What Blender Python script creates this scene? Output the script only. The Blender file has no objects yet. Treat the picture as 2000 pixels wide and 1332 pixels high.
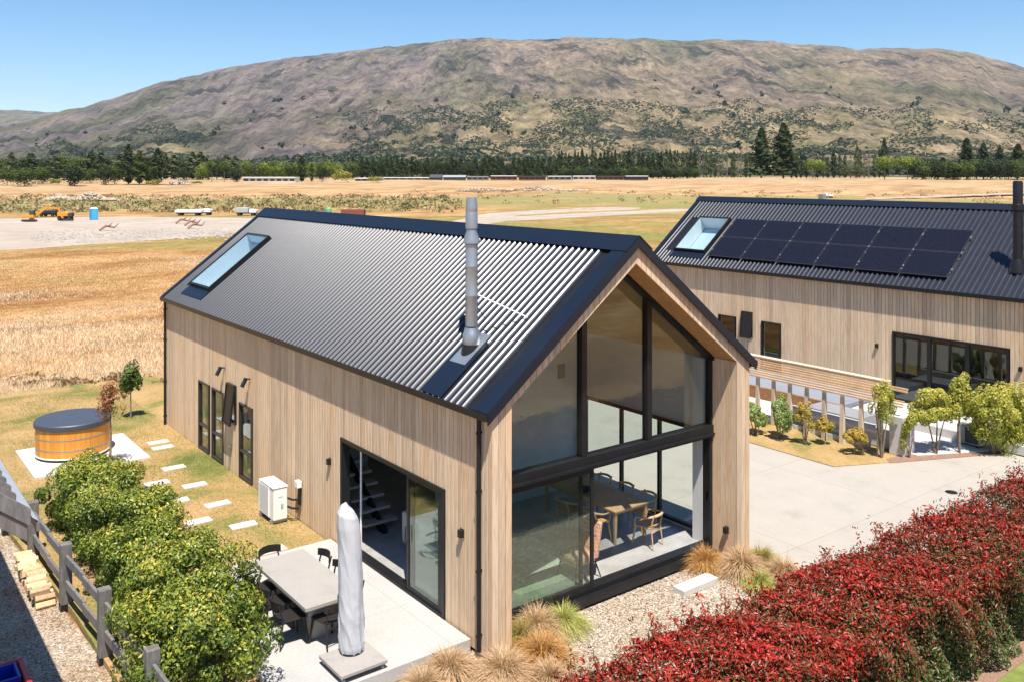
import bpy, math, random
import numpy as np
from mathutils import Vector, Matrix, noise as mnoise
random.seed(7); RNG = np.random.default_rng(11)
PI = math.pi
C = bpy.context.scene.collection

# ------------------------------------------------------------------ camera
CAM = np.array([-8.925, -12.207, 8.0]); HEAD = math.atan2(1761, 2300)
FWD = np.array([math.sin(HEAD), math.cos(HEAD)]); RGT = np.array([math.cos(HEAD), -math.sin(HEAD)])
cd = bpy.data.cameras.new('camera'); cam = bpy.data.objects.new('camera', cd); C.objects.link(cam)
cam.location = CAM; cam.rotation_euler = (PI/2, 0, -math.atan2(FWD[0], FWD[1]))
cd.sensor_width = 36; cd.lens = 1761/2000*36; cd.shift_y = -(666-341)/2000
cd.clip_start = 0.3; cd.clip_end = 30000
S = bpy.context.scene; S.camera = cam
# ------------------------------------------------------------------ light
SUN = Vector((-0.205, -0.40, 1.0)).normalized()
w = bpy.data.worlds.new('World'); S.world = w; w.use_nodes = True
nt = w.node_tree; bg = nt.nodes['Background']
sky = nt.nodes.new('ShaderNodeTexSky'); sky.sky_type = 'NISHITA'; sky.sun_disc = False
sky.sun_elevation = math.asin(SUN.z); sky.sun_rotation = math.atan2(SUN.x, SUN.y)
sky.air_density = 1.0; sky.dust_density = 0.0; sky.ozone_density = 2.6; sky.altitude = 400
hs = nt.nodes.new('ShaderNodeHueSaturation'); hs.inputs['Saturation'].default_value = 1.28; nt.links.new(sky.outputs[0], hs.inputs['Color'])
nt.links.new(hs.outputs[0], bg.inputs[0]); bg.inputs[1].default_value = 0.088
sd = bpy.data.lights.new('sun', 'SUN'); sd.energy = 5.0; sd.angle = math.radians(0.53); sd.color = (1, .94, .86)
so = bpy.data.objects.new('sun', sd); C.objects.link(so); so.rotation_euler = (-SUN).to_track_quat('-Z', 'Y').to_euler()
so.location = (0, 0, 60)
S.view_settings.view_transform = 'Standard'; S.view_settings.look = 'None'
S.view_settings.exposure = 0.82; S.view_settings.gamma = 1
S.cycles.max_bounces = 8; S.cycles.transparent_max_bounces = 24
try: S.cycles.use_denoising = True
except Exception: pass

# ------------------------------------------------------------------ helpers
def Z(px, py, z=0.):            # ground point below a bearing of the survey camera
    d = FWD + RGT*(px-1000)/1761.; t = (8.-z)/((py-341)/1761.)
    return CAM[0]+d[0]*t, CAM[1]+d[1]*t
def AT(px, D):
    d = FWD + RGT*(px-1000)/1761.
    return CAM[0]+d[0]*D, CAM[1]+d[1]*D
def sstep(a, b, x):
    t = np.clip((x-a)/(b-a), 0, 1); return t*t*(3-2*t)
def groundz(D):
    return -0.26 + 1.9*sstep(215, 330, D) + 2.6*sstep(290, 400, D) + 1.3*sstep(380, 520, D)
def depth_for_row(row):
    Ds = np.linspace(30, 700, 4000); r = 341+1761*(8-groundz(Ds))/Ds
    return float(Ds[np.argmax(r < row)])

MATS = {}
class N:                         # tiny node-tree writer
    def __init__(s, name):
        s.m = bpy.data.materials.new(name); s.m.use_nodes = True; s.t = s.m.node_tree
        s.p = s.t.nodes['Principled BSDF']; s.out = s.t.nodes['Material Output']
    def n(s, typ, **kw):
        x = s.t.nodes.new('ShaderNode'+typ)
        for k, v in kw.items(): setattr(x, k, v)
        return x
    def l(s, a, b): s.t.links.new(a, b)
    def coords(s, sc=(1, 1, 1), kind='Object'):
        c = s.n('TexCoord'); m = s.n('Mapping'); s.l(c.outputs[kind], m.inputs[0]); m.inputs['Scale'].default_value = sc
        return m.outputs[0]
    def world(s, sc=(1, 1, 1)):
        c = s.n('NewGeometry'); m = s.n('Mapping'); s.l(c.outputs['Position'], m.inputs[0]); m.inputs['Scale'].default_value = sc
        return m.outputs[0]
    def noise(s, vec, scale, detail=5, rough=.6, dist=0):
        x = s.n('TexNoise'); x.inputs['Scale'].default_value = scale; x.inputs['Detail'].default_value = detail
        x.inputs['Roughness'].default_value = rough; x.inputs['Distortion'].default_value = dist
        s.l(vec, x.inputs['Vector']); return x.outputs[0]
    def ramp(s, fac, stops, interp='LINEAR'):
        r = s.n('ValToRGB'); r.color_ramp.interpolation = interp; e = r.color_ramp.elements
        while len(e) < len(stops): e.new(.5)
        for i, (p, c) in enumerate(stops):
            e[i].position = p; e[i].color = (*c, 1) if len(c) == 3 else c
        s.l(fac, r.inputs[0]); return r.outputs[0]
    def step(s, fac, a, b): 
        x = s.n('MapRange'); x.inputs[1].default_value = a; x.inputs[2].default_value = b; s.l(fac, x.inputs[0]); return x.outputs[0]
    def mix(s, f, a, b, bt='MIX'):
        x = s.n('MixRGB', blend_type=bt)
        for i, v in enumerate((f, a, b)):
            if isinstance(v, (int, float)): x.inputs[i].default_value = v
            elif isinstance(v, tuple): x.inputs[i].default_value = (*v, 1)
            else: s.l(v, x.inputs[i])
        return x.outputs[0]
    def bump(s, h, strength=.3, dist=.01):
        b = s.n('Bump'); b.inputs['Strength'].default_value = strength; b.inputs['Distance'].default_value = dist
        s.l(h, b.inputs['Height']); s.l(b.outputs[0], s.p.inputs['Normal'])
    def base(s, c, rough=None, metal=0, spec=None):
        if isinstance(c, tuple): s.p.inputs['Base Color'].default_value = (*c, 1)
        else: s.l(c, s.p.inputs['Base Color'])
        if rough is not None: s.p.inputs['Roughness'].default_value = rough
        s.p.inputs['Metallic'].default_value = metal
        if spec is not None: s.p.inputs['Specular IOR Level'].default_value = spec

def plain(name, c, rough=.6, metal=0, var=.12, scale=6, spec=.5, bump=0):
    k = N(name); v = k.coords()
    nz = k.noise(v, scale, 6)
    a = tuple(x*(1-var) for x in c); b = tuple(min(1, x*(1+var)) for x in c)
    k.base(k.ramp(nz, [(.3, a), (.7, b)]), rough, metal, spec)
    if bump: k.bump(k.noise(v, scale*6, 6), bump, .01)
    return k.m
def wood(name, stops, rough=.65, sc=(22, 22, 1.2), rnd=.28, spec=.3):
    k = N(name); v = k.coords(sc)
    oi = k.n('ObjectInfo')
    off = k.n('VectorMath', operation='ADD'); k.l(v, off.inputs[0])
    cmb = k.n('CombineXYZ'); mm = k.n('Math', operation='MULTIPLY'); k.l(oi.outputs['Random'], mm.inputs[0]); mm.inputs[1].default_value = 37.
    for i in range(3): k.l(mm.outputs[0], cmb.inputs[i])
    k.l(cmb.outputs[0], off.inputs[1])
    g = k.noise(off.outputs[0], 1.6, 7, .65, .6)
    col = k.ramp(g, [(.28, stops[0]), (.5, stops[1]), (.75, stops[2])])
    tone = k.ramp(oi.outputs['Random'], [(0, (1-rnd, 1-rnd*1.05, 1-rnd*1.1)), (.3, (1, 1, 1)), (.65, (1+rnd*.15,)*3), (.85, (.98, .9, .82)), (1, (1.1, 1.12, 1.12))])
    wz = k.ramp(k.noise(k.world((1, 1, .18)), .8, 6, .7), [(.33, (.84, .84, .86)), (.5, (1, 1, 1)), (.7, (1.05, 1.03, 1.0))])
    k.base(k.mix(1, k.mix(1, col, tone, 'MULTIPLY'), wz, 'MULTIPLY'), rough, 0, spec)
    k.bump(g, .15, .004)
    return k.m
def leafmat(name, stops, rough=.42, trans=.3, spec=.5):
    k = N(name); a = k.n('Attribute'); a.attribute_name = 'rnd'
    col = k.ramp(a.outputs['Fac'], stops)
    k.base(col, rough, 0, spec)
    tr = k.n('BsdfTranslucent'); k.l(k.mix(.25, col, (.5, .6, .1), 'MIX') if trans > .25 else col, tr.inputs[0])
    mx = k.n('MixShader'); mx.inputs[0].default_value = trans
    k.l(k.p.outputs[0], mx.inputs[1]); k.l(tr.outputs[0], mx.inputs[2]); k.l(mx.outputs[0], k.out.inputs[0])
    return k.m
def glassmat(name, tint=(.86, .93, .9), boost=1.0):
    k = N(name); tr = k.n('BsdfTransparent'); tr.inputs[0].default_value = (*tint, 1)
    gl = k.n('BsdfGlossy'); gl.inputs['Roughness'].default_value = .004; gl.inputs[0].default_value = (.92, .97, .95, 1)
    fr = k.n('LayerWeight'); fr.inputs[0].default_value = .5
    pw_ = k.n('Math', operation='POWER'); pw_.inputs[1].default_value = 4.2; k.l(fr.outputs['Facing'], pw_.inputs[0])
    m = k.n('Math', operation='MULTIPLY_ADD'); m.inputs[1].default_value = .9; m.inputs[2].default_value = .045*boost; m.use_clamp = True; k.l(pw_.outputs[0], m.inputs[0])
    mx = k.n('MixShader'); k.l(m.outputs[0], mx.inputs[0]); k.l(tr.outputs[0], mx.inputs[1]); k.l(gl.outputs[0], mx.inputs[2])
    k.l(mx.outputs[0], k.out.inputs[0]); k.t.nodes.remove(k.p)
    return k.m

class MB:
    def __init__(s): s.v = []; s.f = []
    def add(s, vs, fs):
        o = len(s.v); s.v += [tuple(map(float, p)) for p in vs]; s.f += [tuple(i+o for i in f) for f in fs]; return s
    def box(s, x0, x1, y0, y1, z0, z1):
        return s.add([(x, y, z) for z in (z0, z1) for x, y in ((x0, y0), (x1, y0), (x1, y1), (x0, y1))],
                     [(3, 2, 1, 0), (4, 5, 6, 7), (0, 1, 5, 4), (1, 2, 6, 5), (2, 3, 7, 6), (3, 0, 4, 7)])
    def bar(s, a, b, w, h, up=(0, 0, 1), w2=None, h2=None):   # box along a->b
        a = Vector(a); b = Vector(b); d = (b-a).normalized(); u = Vector(up)
        if abs(d.dot(u)) > .98: u = Vector((0, 1, 0))
        r = d.cross(u).normalized(); u = r.cross(d).normalized()
        w2 = w if w2 is None else w2; h2 = h if h2 is None else h2
        vs = []
        for p, W, H in ((a, w, h), (b, w2, h2)):
            for i, j in ((-1, -1), (1, -1), (1, 1), (-1, 1)): vs.append(p + r*i*W/2 + u*j*H/2)
        return s.add(vs, [(3, 2, 1, 0), (4, 5, 6, 7), (0, 1, 5, 4), (1, 2, 6, 5), (2, 3, 7, 6), (3, 0, 4, 7)])
    def prism(s, poly, axis, a, b):        # poly in the two other axes, extruded along axis
        n = len(poly); vs = []
        for t in (a, b):
            for p, q in poly:
                vs.append({'x': (t, p, q), 'y': (p, t, q), 'z': (p, q, t)}[axis])
        return s.add(vs, [tuple(range(n))[::-1], tuple(range(n, 2*n))]+[(i, (i+1) % n, n+(i+1) % n, n+i) for i in range(n)])
    def tube(s, pts, rad, seg=8, caps=True):
        pts = [Vector(p) for p in pts]; n = len(pts)
        if not hasattr(rad, '__len__'): rad = [rad]*n
        vs = []; prev = None
        for i, p in enumerate(pts):
            d = (pts[min(i+1, n-1)]-pts[max(i-1, 0)]).normalized()
            if prev is None:
                u = Vector((0, 0, 1)) if abs(d.z) < .9 else Vector((1, 0, 0))
                r = d.cross(u).normalized()
            else: r = (prev - d*prev.dot(d)).normalized()
            prev = r; u = d.cross(r)
            for k in range(seg):
                a = 2*PI*k/seg; vs.append(p+(r*math.cos(a)+u*math.sin(a))*rad[i])
        fs = [(i*seg+k, i*seg+(k+1) % seg, (i+1)*seg+(k+1) % seg, (i+1)*seg+k) for i in range(n-1) for k in range(seg)]
        if caps: fs += [tuple(range(seg))[::-1], tuple(range((n-1)*seg, n*seg))]
        return s.add(vs, fs)
    def lathe(s, c, prof, seg=24):          # prof: (r,z)
        return s.tube_rings([[(c[0]+r*math.cos(2*PI*k/seg), c[1]+r*math.sin(2*PI*k/seg), c[2]+z) for k in range(seg)] for r, z in prof], seg)
    def tube_rings(s, rings, seg):
        vs = [p for r in rings for p in r]; n = len(rings)
        fs = [(i*seg+k, i*seg+(k+1) % seg, (i+1)*seg+(k+1) % seg, (i+1)*seg+k) for i in range(n-1) for k in range(seg)]
        fs += [tuple(range(seg))[::-1], tuple(range((n-1)*seg, n*seg))]
        return s.add(vs, fs)
    def mesh(s, name, off=(0, 0, 0)):
        me = bpy.data.meshes.new(name)
        me.from_pydata([(x-off[0], y-off[1], z-off[2]) for x, y, z in s.v], [], s.f); me.update(); return me

LOC = {}
def root_of(p):
    while p is not None and p.parent is not None: p = p.parent
    return p
def tag(o, label=None, cat=None, group=None, kind=None):
    if label: o['label'] = label
    if cat: o['category'] = cat
    if group: o['group'] = group
    if kind: o['kind'] = kind
    return o
def thing(name, label, cat, loc=(0, 0, 0), group=None):
    o = bpy.data.objects.new(name, None); C.objects.link(o); o.location = loc; o.empty_display_size = .2
    LOC[o.name] = tuple(loc); return tag(o, label, cat, group)
def obj(name, mb, mat, parent=None, smooth=False, ang=28, bevel=0, kind=None, local=False):
    off = (0, 0, 0)
    if parent is not None and not local: off = LOC.get(root_of(parent).name, (0, 0, 0))
    me = mb if isinstance(mb, bpy.types.Mesh) else mb.mesh(name, off)
    if mat is not None and not me.materials: me.materials.append(mat)
    o = bpy.data.objects.new(name, me); C.objects.link(o)
    if parent is not None: o.parent = parent
    if smooth:
        me.polygons.foreach_set('use_smooth', [True]*len(me.polygons))
    if smooth and ang:
        b = o.modifiers.new('split', 'EDGE_SPLIT'); b.split_angle = math.radians(ang)
    if bevel:
        b = o.modifiers.new('bevel', 'BEVEL'); b.width = bevel; b.segments = 2; b.limit_method = 'ANGLE'
    if kind: o['kind'] = kind
    return o
def copy_tree(o, loc=None, rz=None, label=None, group=None):
    def rec(a, par):
        c = a.copy(); C.objects.link(c); c.parent = par
        for ch in a.children: rec(ch, c)
        return c
    c = rec(o, None)
    if loc is not None: c.location = loc
    if rz is not None: c.rotation_euler = (0, 0, rz)
    if label: c['label'] = label
    if group: c['group'] = group
    return c
def one(name, mb, mat, label, cat, group=None, loc=None, **kw):      # a thing that is one mesh
    o = obj(name, mb, mat, None, **kw); return tag(o, label, cat, group)

def npmesh(name, V, F, rnd=None, mat=None, smooth=False):
    me = bpy.data.meshes.new(name); V = np.asarray(V, dtype=np.float32); F = np.asarray(F, dtype=np.int32)
    n, k = F.shape
    me.vertices.add(len(V)); me.vertices.foreach_set('co', V.ravel())
    me.loops.add(n*k); me.loops.foreach_set('vertex_index', F.ravel())
    me.polygons.add(n); me.polygons.foreach_set('loop_start', np.arange(0, n*k, k, dtype=np.int32))
    me.polygons.foreach_set('loop_total', np.full(n, k, dtype=np.int32))
    if smooth: me.polygons.foreach_set('use_smooth', np.ones(n, dtype=bool))
    me.update(calc_edges=True)
    if rnd is not None:
        a = me.attributes.new('rnd', 'FLOAT', 'FACE'); a.data.foreach_set('value', np.asarray(rnd, dtype=np.float32))
    if mat: me.materials.append(mat)
    return me
def unit(a): return a/np.maximum(np.linalg.norm(a, axis=-1, keepdims=True), 1e-9)
def leaves(P, Nrm, size, ratio=2.4, jitter=.7, fold=.18, up=0.):
    """folded rhombic leaves: V,F (two triangles each)"""
    n = len(P); Nn = unit(Nrm + RNG.normal(0, jitter, (n, 3)))
    T = RNG.normal(0, 1, (n, 3)); T[:, 2] += up; T = unit(T-(T*Nn).sum(1, keepdims=True)*Nn); B = np.cross(Nn, T)
    s = (np.asarray(size)*RNG.uniform(.7, 1.25, n))[:, None]
    a = P - T*s*.5; b = P + T*s*.5; c = P + B*s*.5/ratio + Nn*s*fold*.5 + T*s*.05; d = P - B*s*.5/ratio + Nn*s*fold*.5 + T*s*.05
    V = np.stack([a, c, b, d], 1).reshape(-1, 3)
    i = np.arange(n)*4
    F = np.stack([np.stack([i, i+2, i+1], 1), np.stack([i, i+3, i+2], 1)], 1).reshape(-1, 3)
    return V, F
def join(parts):
    Vs, Fs, Rs, o = [], [], [], 0
    for V, F, R in parts:
        Vs.append(V); Fs.append(F+o); Rs.append(R); o += len(V)
    return np.concatenate(Vs), np.concatenate(Fs), np.concatenate(Rs)

# ------------------------------------------------------------------ materials
m_clad = wood('cedar cladding', [(.47, .32, .20), (.66, .49, .325), (.76, .60, .43)], rnd=.20)
m_soffit = wood('stained soffit ply', [(.42, .23, .10), (.50, .28, .12), (.56, .34, .16)], sc=(2, 2, 2), rnd=.1)
m_roof = plain('dark long-run steel', (.018, .020, .028), .46, .0, .12, 3, .22)
m_roof.node_tree.nodes['Principled BSDF'].inputs['Coat Weight'].default_value = .60; m_roof.node_tree.nodes['Principled BSDF'].inputs['Coat Roughness'].default_value = .27
m_flash = plain('dark folded flashing', (.004, .008, .018), .45, .0, .1, 2, .5)
m_black = plain('black powder-coated metal', (.014, .014, .015), .4, .1, .2, 4, .4)
m_bframe = plain('bronze-black window frame', (.045, .036, .03), .45, .1, .15, 4, .4)
m_glass = glassmat('clear window glass', (.90, .94, .925), 1.25)
m_glassg = glassmat('green tinted door glass', (.92, .97, .94), 1.4)
m_skyglass = glassmat('skylight glass', (.90, .96, .98), 1.6)
m_white = plain('white plaster', (.56, .56, .545), .7, 0, .05, 3)
m_whitep = plain('white painted metal', (.78, .77, .73), .45, 0, .04, 3)
m_steel = plain('galvanised steel', (.36, .39, .41), .42, .7, .10, 3, .4)
m_floor = plain('polished concrete floor', (.34, .33, .31), .3, 0, .18, 2.5, .5)
m_ply = plain('plywood ceiling', (.45, .29, .14), .6, 0, .12, 3)
m_oak = wood('pale oak furniture', [(.42, .26, .13), (.55, .36, .19), (.62, .43, .25)], rnd=.1, sc=(6, 6, 6))
m_blackch = plain('black stained wood', (.022, .018, .016), .5, 0, .2, 9, .4)
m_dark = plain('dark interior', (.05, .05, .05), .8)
def concrete(name, c, bump=.2, sc=1.2, joints=False):
    k = N(name); v = k.world()
    a = k.noise(v, sc, 8, .65); b = k.noise(v, sc*30, 4)
    col = k.ramp(a, [(.28, tuple(x*.84 for x in c)), (.45, tuple(x*.97 for x in c)), (.6, c), (.8, tuple(min(1, x*1.08) for x in c))])
    col = k.mix(.12, col, k.ramp(b, [(.35, (.2, .2, .2)), (.65, (.9, .9, .9))]), 'OVERLAY')
    k.base(col, .8, 0, .3); k.bump(b, bump, .004); return k.m
m_conc = concrete('exposed driveway concrete', (.375, .34, .29))
m_patio = concrete('pale patio concrete', (.41, .39, .365), sc=.8)
m_table = concrete('cast concrete table', (.33, .305, .275), sc=3)
m_padc = concrete('pale concrete paver', (.54, .51, .47), sc=4)
m_rendered = concrete('white garden concrete', (.52, .50, .47), sc=2)

def jointed(m, sx, sy, w):
    t = m.node_tree; p = t.nodes['Principled BSDF']; src = p.inputs['Base Color'].links[0].from_socket
    g = t.nodes.new('ShaderNodeNewGeometry'); b = t.nodes.new('ShaderNodeTexBrick'); b.offset = 0
    mp = t.nodes.new('ShaderNodeMapping'); t.links.new(g.outputs['Position'], mp.inputs[0]); mp.inputs['Location'].default_value = (.4, .35, 0); t.links.new(mp.outputs[0], b.inputs[0])
    b.inputs['Scale'].default_value = 1; b.inputs['Brick Width'].default_value = sx; b.inputs['Row Height'].default_value = sy; b.inputs['Mortar Size'].default_value = w; b.inputs['Mortar Smooth'].default_value = .1
    b.inputs['Color1'].default_value = (1, 1, 1, 1); b.inputs['Color2'].default_value = (.97, .97, .97, 1); b.inputs['Mortar'].default_value = (.80, .78, .76, 1)
    x = t.nodes.new('ShaderNodeMixRGB'); x.blend_type = 'MULTIPLY'; x.inputs[0].default_value = 1; t.links.new(src, x.inputs[1]); t.links.new(b.outputs[0], x.inputs[2]); t.links.new(x.outputs[0], p.inputs['Base Color'])
jointed(m_conc, 4.2, 3.6, .012); jointed(m_patio, 30, 2.7, .008)
def cover(name, kind):
    k = N(name); v = k.world()
    n1 = k.noise(v, .045, 6, .6); n2 = k.noise(v, .9, 6, .65); n3 = k.noise(v, 14, 4, .7); n4 = k.noise(k.world((.6, 1, 1)), .10, 7, .66, .5)
    if kind == 'field':
        base = k.ramp(n4, [(.32, (.20, .095, .035)), (.43, (.36, .18, .068)), (.52, (.50, .29, .125)), (.66, (.62, .42, .23))])
        fine = k.ramp(n2, [(.3, (.60, .57, .52)), (.6, (1, 1, 1)), (.8, (1.2, 1.17, 1.1))])
        col = k.mix(1, base, fine, 'MULTIPLY')
        green = k.ramp(n2, [(.35, (.17, .17, .045)), (.7, (.30, .26, .09))])
        # long-distance bands: greener strips, rough bank, far golden paddock
        geo = k.n('NewGeometry'); dot = k.n('VectorMath', operation='DISTANCE'); k.l(geo.outputs['Position'], dot.inputs[0]); dot.inputs[1].default_value = (CAM[0], CAM[1], 0)
        dist = dot.outputs['Value']
        wob = k.n('Math', operation='MULTIPLY_ADD'); k.l(k.noise(v, .012, 4), wob.inputs[0]); wob.inputs[1].default_value = 160; k.l(dist, wob.inputs[2])
        fr = k.n('MapRange'); fr.inputs[1].default_value = 0; fr.inputs[2].default_value = 700; k.l(wob.outputs[0], fr.inputs[0])
        band = k.ramp(fr.outputs[0], [(.0, (.06,)*3), (.17, (.08,)*3), (.30, (.5,)*3), (.40, (.35,)*3), (.50, (.62,)*3), (.57, (.15,)*3), (.68, (.08,)*3), (1, (.1,)*3)])
        sub = k.n('Math', operation='ADD'); k.l(band, sub.inputs[0]); k.l(n1, sub.inputs[1])
        gm = k.step(sub.outputs[0], .80, 1.08)
        col = k.mix(gm, col, green)
        col = k.mix(.5, col, k.ramp(n3, [(.3, (.62, .6, .56)), (.7, (1.15, 1.12, 1.05))]), 'MULTIPLY')
        fm = k.n('Math', operation='MULTIPLY'); k.l(k.step(dist, 170, 420), fm.inputs[0]); fm.inputs[1].default_value = .5
        col = k.mix(fm.outputs[0], col, (.40, .31, .19))
        k.base(col, .95, 0, .1); k.bump(k.mix(.5, n2, n3), 1.0, .15)
    elif kind == 'lawn':
        g = k.noise(v, .42, 6, .62, .5)
        col = k.ramp(g, [(.30, (.12, .145, .035)), (.42, (.21, .20, .065)), (.50, (.34, .24, .10)), (.66, (.46, .30, .15))])
        col = k.mix(.65, col, k.ramp(n3, [(.3, (.6, .6, .55)), (.7, (1.22, 1.18, 1.1))]), 'MULTIPLY')
        k.base(col, .95, 0, .1); k.bump(n3, .9, .03)
    elif kind == 'gravel':
        vo = k.n('TexVoronoi'); vo.inputs['Scale'].default_value = 30; k.l(v, vo.inputs['Vector'])
        bwn = k.n('SeparateColor'); k.l(vo.outputs['Color'], bwn.inputs[0])
        col = k.ramp(bwn.outputs[0], [(0, (.14, .105, .075)), (.3, (.29, .22, .155)), (.7, (.41, .34, .26)), (1, (.54, .50, .44))])
        big = k.ramp(k.noise(v, .7, 5), [(.35, (.78, .66, .52)), (.6, (1, 1, 1))])
        k.base(k.mix(1, col, big, 'MULTIPLY'), .85, 0, .25); k.bump(vo.outputs['Distance'], .6, .015)
    elif kind == 'yard':
        col = k.ramp(k.noise(v, .12, 8, .7), [(.3, (.32, .26, .20)), (.6, (.42, .355, .29)), (.8, (.50, .45, .385))])
        col = k.mix(.5, col, k.ramp(n2, [(.3, (.75,)*3), (.7, (1.12,)*3)]), 'MULTIPLY')
        k.base(col, .95, 0, .1); k.bump(n2, .8, .1)
    return k.m
m_field = cover('dry field grass', 'field'); m_lawn = cover('patchy dry lawn', 'lawn')
m_greenlawn = plain('watered green lawn', (.17, .20, .05), .9, 0, .35, 3, .1, .6); m_gravel = cover('tan gravel', 'gravel'); m_yard = cover('pale river gravel yard', 'yard')

# ------------------------------------------------------------------ terrain
def azgrid(NCOL=340):
    a = np.concatenate([np.linspace(-180, -36, 56)[:-1], np.linspace(-36, 36, NCOL), np.linspace(36, 180, 56)[1:-1]])
    return np.radians(a)
def fnoise(x, y, z=0., o=4):
    return mnoise.fractal(Vector((x, y, z)), 1.0, 2.1, o)
def build_ground():
    az = azgrid(); rs = np.concatenate([[0.0], np.geomspace(2, 60, 18), np.geomspace(66, 640, 90)])
    V = []
    for r in rs:
        for a in az:
            # r is depth along the view axis inside +-36 degrees
            x = CAM[0]+r*(math.sin(a)*RGT[0]+math.cos(a)*FWD[0]); y = CAM[1]+r*(math.sin(a)*RGT[1]+math.cos(a)*FWD[1])
            dep = r*math.cos(a) if abs(a) < .7 else r*.77
            z = float(groundz(dep))
            if r > 200: z += min(1, (r-200)/100)*.55*fnoise(x*.02, y*.02)+.25*min(1, (r-200)/60)*fnoise(x*.11, y*.11, 3)*(1-sstep(330, 420, dep))
            V.append((x, y, z))
    n = len(az); F = [(i*n+j, i*n+(j+1) % n, (i+1)*n+(j+1) % n, (i+1)*n+j) for i in range(len(rs)-1) for j in range(n)]
    me = npmesh('ground', V, F, mat=m_field, smooth=True)
    o = bpy.data.objects.new('ground', me); C.objects.link(o); o['kind'] = 'structure'
build_ground()

SKYPX = [-2500, -900, -400, 0, 60, 130, 180, 250, 320, 450, 600, 760, 880, 960, 1020, 1130, 1250, 1330, 1450, 1540, 1600, 1680, 1750, 1830, 1900, 1960, 2000, 2300, 2900, 4500]
SKYRW = [300, 290, 275, 246, 236, 215, 205, 182, 160, 133, 110, 92, 78, 75, 80, 74, 75, 80, 78, 85, 88, 97, 96, 95, 105, 120, 133, 160, 230, 300]
def hill_z(px, t):
    """height at bearing px for t=0 (640 m) .. 1 (crest)"""
    D = 640*(5200/640.)**t
    sk = np.interp(px, SKYPX, SKYRW)
    g = np.interp(t, [0, .18, .36, .48, .60, .72, .84, .94, 1.0], [0, .045, .13, .25, .42, .60, .80, .95, 1.0])
    row = 347.5-(347.5-sk)*g
    return D, 8+(341-row)*D/1761.
def build_hill():
    az = azgrid(560); ts = np.linspace(0, 1, 230)
    V = []; tan = []; warm = []
    for t in list(ts)+[1.06, 1.15]:
        for a in az:
            fa = max(-1.35, min(1.35, a)); px = 1000+1761*math.tan(fa)
            D, z = hill_z(px, min(t, 1.0))
            if t > 1: D = 640*(5200/640.)**t; z = hill_z(px, 1.0)[1]*(1-(t-1)*3.0)
            rad = D/max(.35, math.cos(a)) if abs(a) < 1.2 else D/.36
            x = CAM[0]+rad*(math.sin(a)*RGT[0]+math.cos(a)*FWD[0]); y = CAM[1]+rad*(math.sin(a)*RGT[1]+math.cos(a)*FWD[1])
            s = D/5200.
            amp = sstep(.15, .5, t)*(1-.86*sstep(.9, 1.0, min(t, 1)))
            # gullies run down-slope: noise stretched along depth
            lat = px/1761.
            n1 = 1-abs(fnoise(lat*7+.6*t, t*1.5, 1.3, 4))*2.0
            n2 = 1-abs(fnoise(lat*22+2.5*t, t*3.4, 5.1, 4))*2.0
            n3 = 1-abs(fnoise(lat*70+4*t, t*9, 9, 4))*2.0
            z += D*amp*(.0055*n1+.0042*n2+.0024*n3+.0016*fnoise(lat*190, t*34, 3, 2))-D*amp*.006
            if .1 < t < .45: z += 10*fnoise(lat*9, t*12, 2.2, 4)*(t/.3)
            if t > .97: z += 9*fnoise(lat*40, .5, 4, 5)
            V.append((x, y, z))
            zone = sstep(640, 900, px)*(1-sstep(1850, 2100, px)*.3)*(1-sstep(.50, .80, t)) + .45*sstep(180, 300, px)*(1-sstep(330, 420, px))*(1-sstep(.5, .62, t))
            tan.append(zone + .5*fnoise(lat*9, t*9, 7, 4)); warm.append(float(sstep(700, 1150, px)) + .3*fnoise(lat*4, t*4, 3, 3))
    n = len(az); m = len(ts)+2
    F = [(i*n+j, i*n+(j+1) % n, (i+1)*n+(j+1) % n, (i+1)*n+j) for i in range(m-1) for j in range(n)]
    k = N('mountain tussock and scrub'); av = k.n('Attribute'); av.attribute_name = 'mc'; v = av.outputs['Vector']
    at = k.n('Attribute'); at.attribute_name = 'cover'
    sz = k.n('SeparateXYZ'); gg = k.n('NewGeometry'); k.l(gg.outputs['Position'], sz.inputs[0])
    aw_ = k.n('Attribute'); aw_.attribute_name = 'warm'
    big = k.noise(v, 1.6, 8, .62, .6); mid = k.noise(v, 9, 10, .78, .3); m2 = k.noise(v, 26, 8, .75, .4); fine = k.noise(v, 70, 8, .8)
    mauve = k.ramp(mid, [(.34, (.11, .10, .11)), (.45, (.20, .17, .165)), (.54, (.29, .24, .21)), (.68, (.38, .31, .25))])
    tawny = k.ramp(mid, [(.34, (.14, .125, .10)), (.45, (.26, .21, .155)), (.56, (.37, .29, .20)), (.7, (.43, .34, .24))])
    olive = k.ramp(mid, [(.34, (.085, .09, .068)), (.48, (.175, .168, .10)), (.62, (.25, .235, .14)), (.72, (.31, .275, .175))])
    up = k.mix(aw_.outputs['Fac'], mauve, tawny)
    up = k.mix(k.step(big, .45, .60), up, olive)
    tanc = k.ramp(mid, [(.3, (.16, .155, .075)), (.42, (.29, .26, .125)), (.52, (.44, .34, .19)), (.62, (.54, .42, .26)), (.8, (.50, .40, .25))])
    col = k.mix(k.step(at.outputs['Fac'], .10, .85), up, tanc)
    scrub = k.ramp(fine, [(.52, (0, 0, 0)), (.58, (1, 1, 1))])
    sc2 = k.n('Math', operation='MULTIPLY'); k.l(scrub, sc2.inputs[0]); k.l(k.step(k.noise(v, 5, 6, .6), .46, .62), sc2.inputs[1])
    low = k.step(sz.outputs['Z'], 420, 140); sc3 = k.n('Math', operation='MULTIPLY'); k.l(sc2.outputs[0], sc3.inputs[0]); k.l(low, sc3.inputs[1])
    col = k.mix(sc3.outputs[0], col, (.045, .065, .04))
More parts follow.
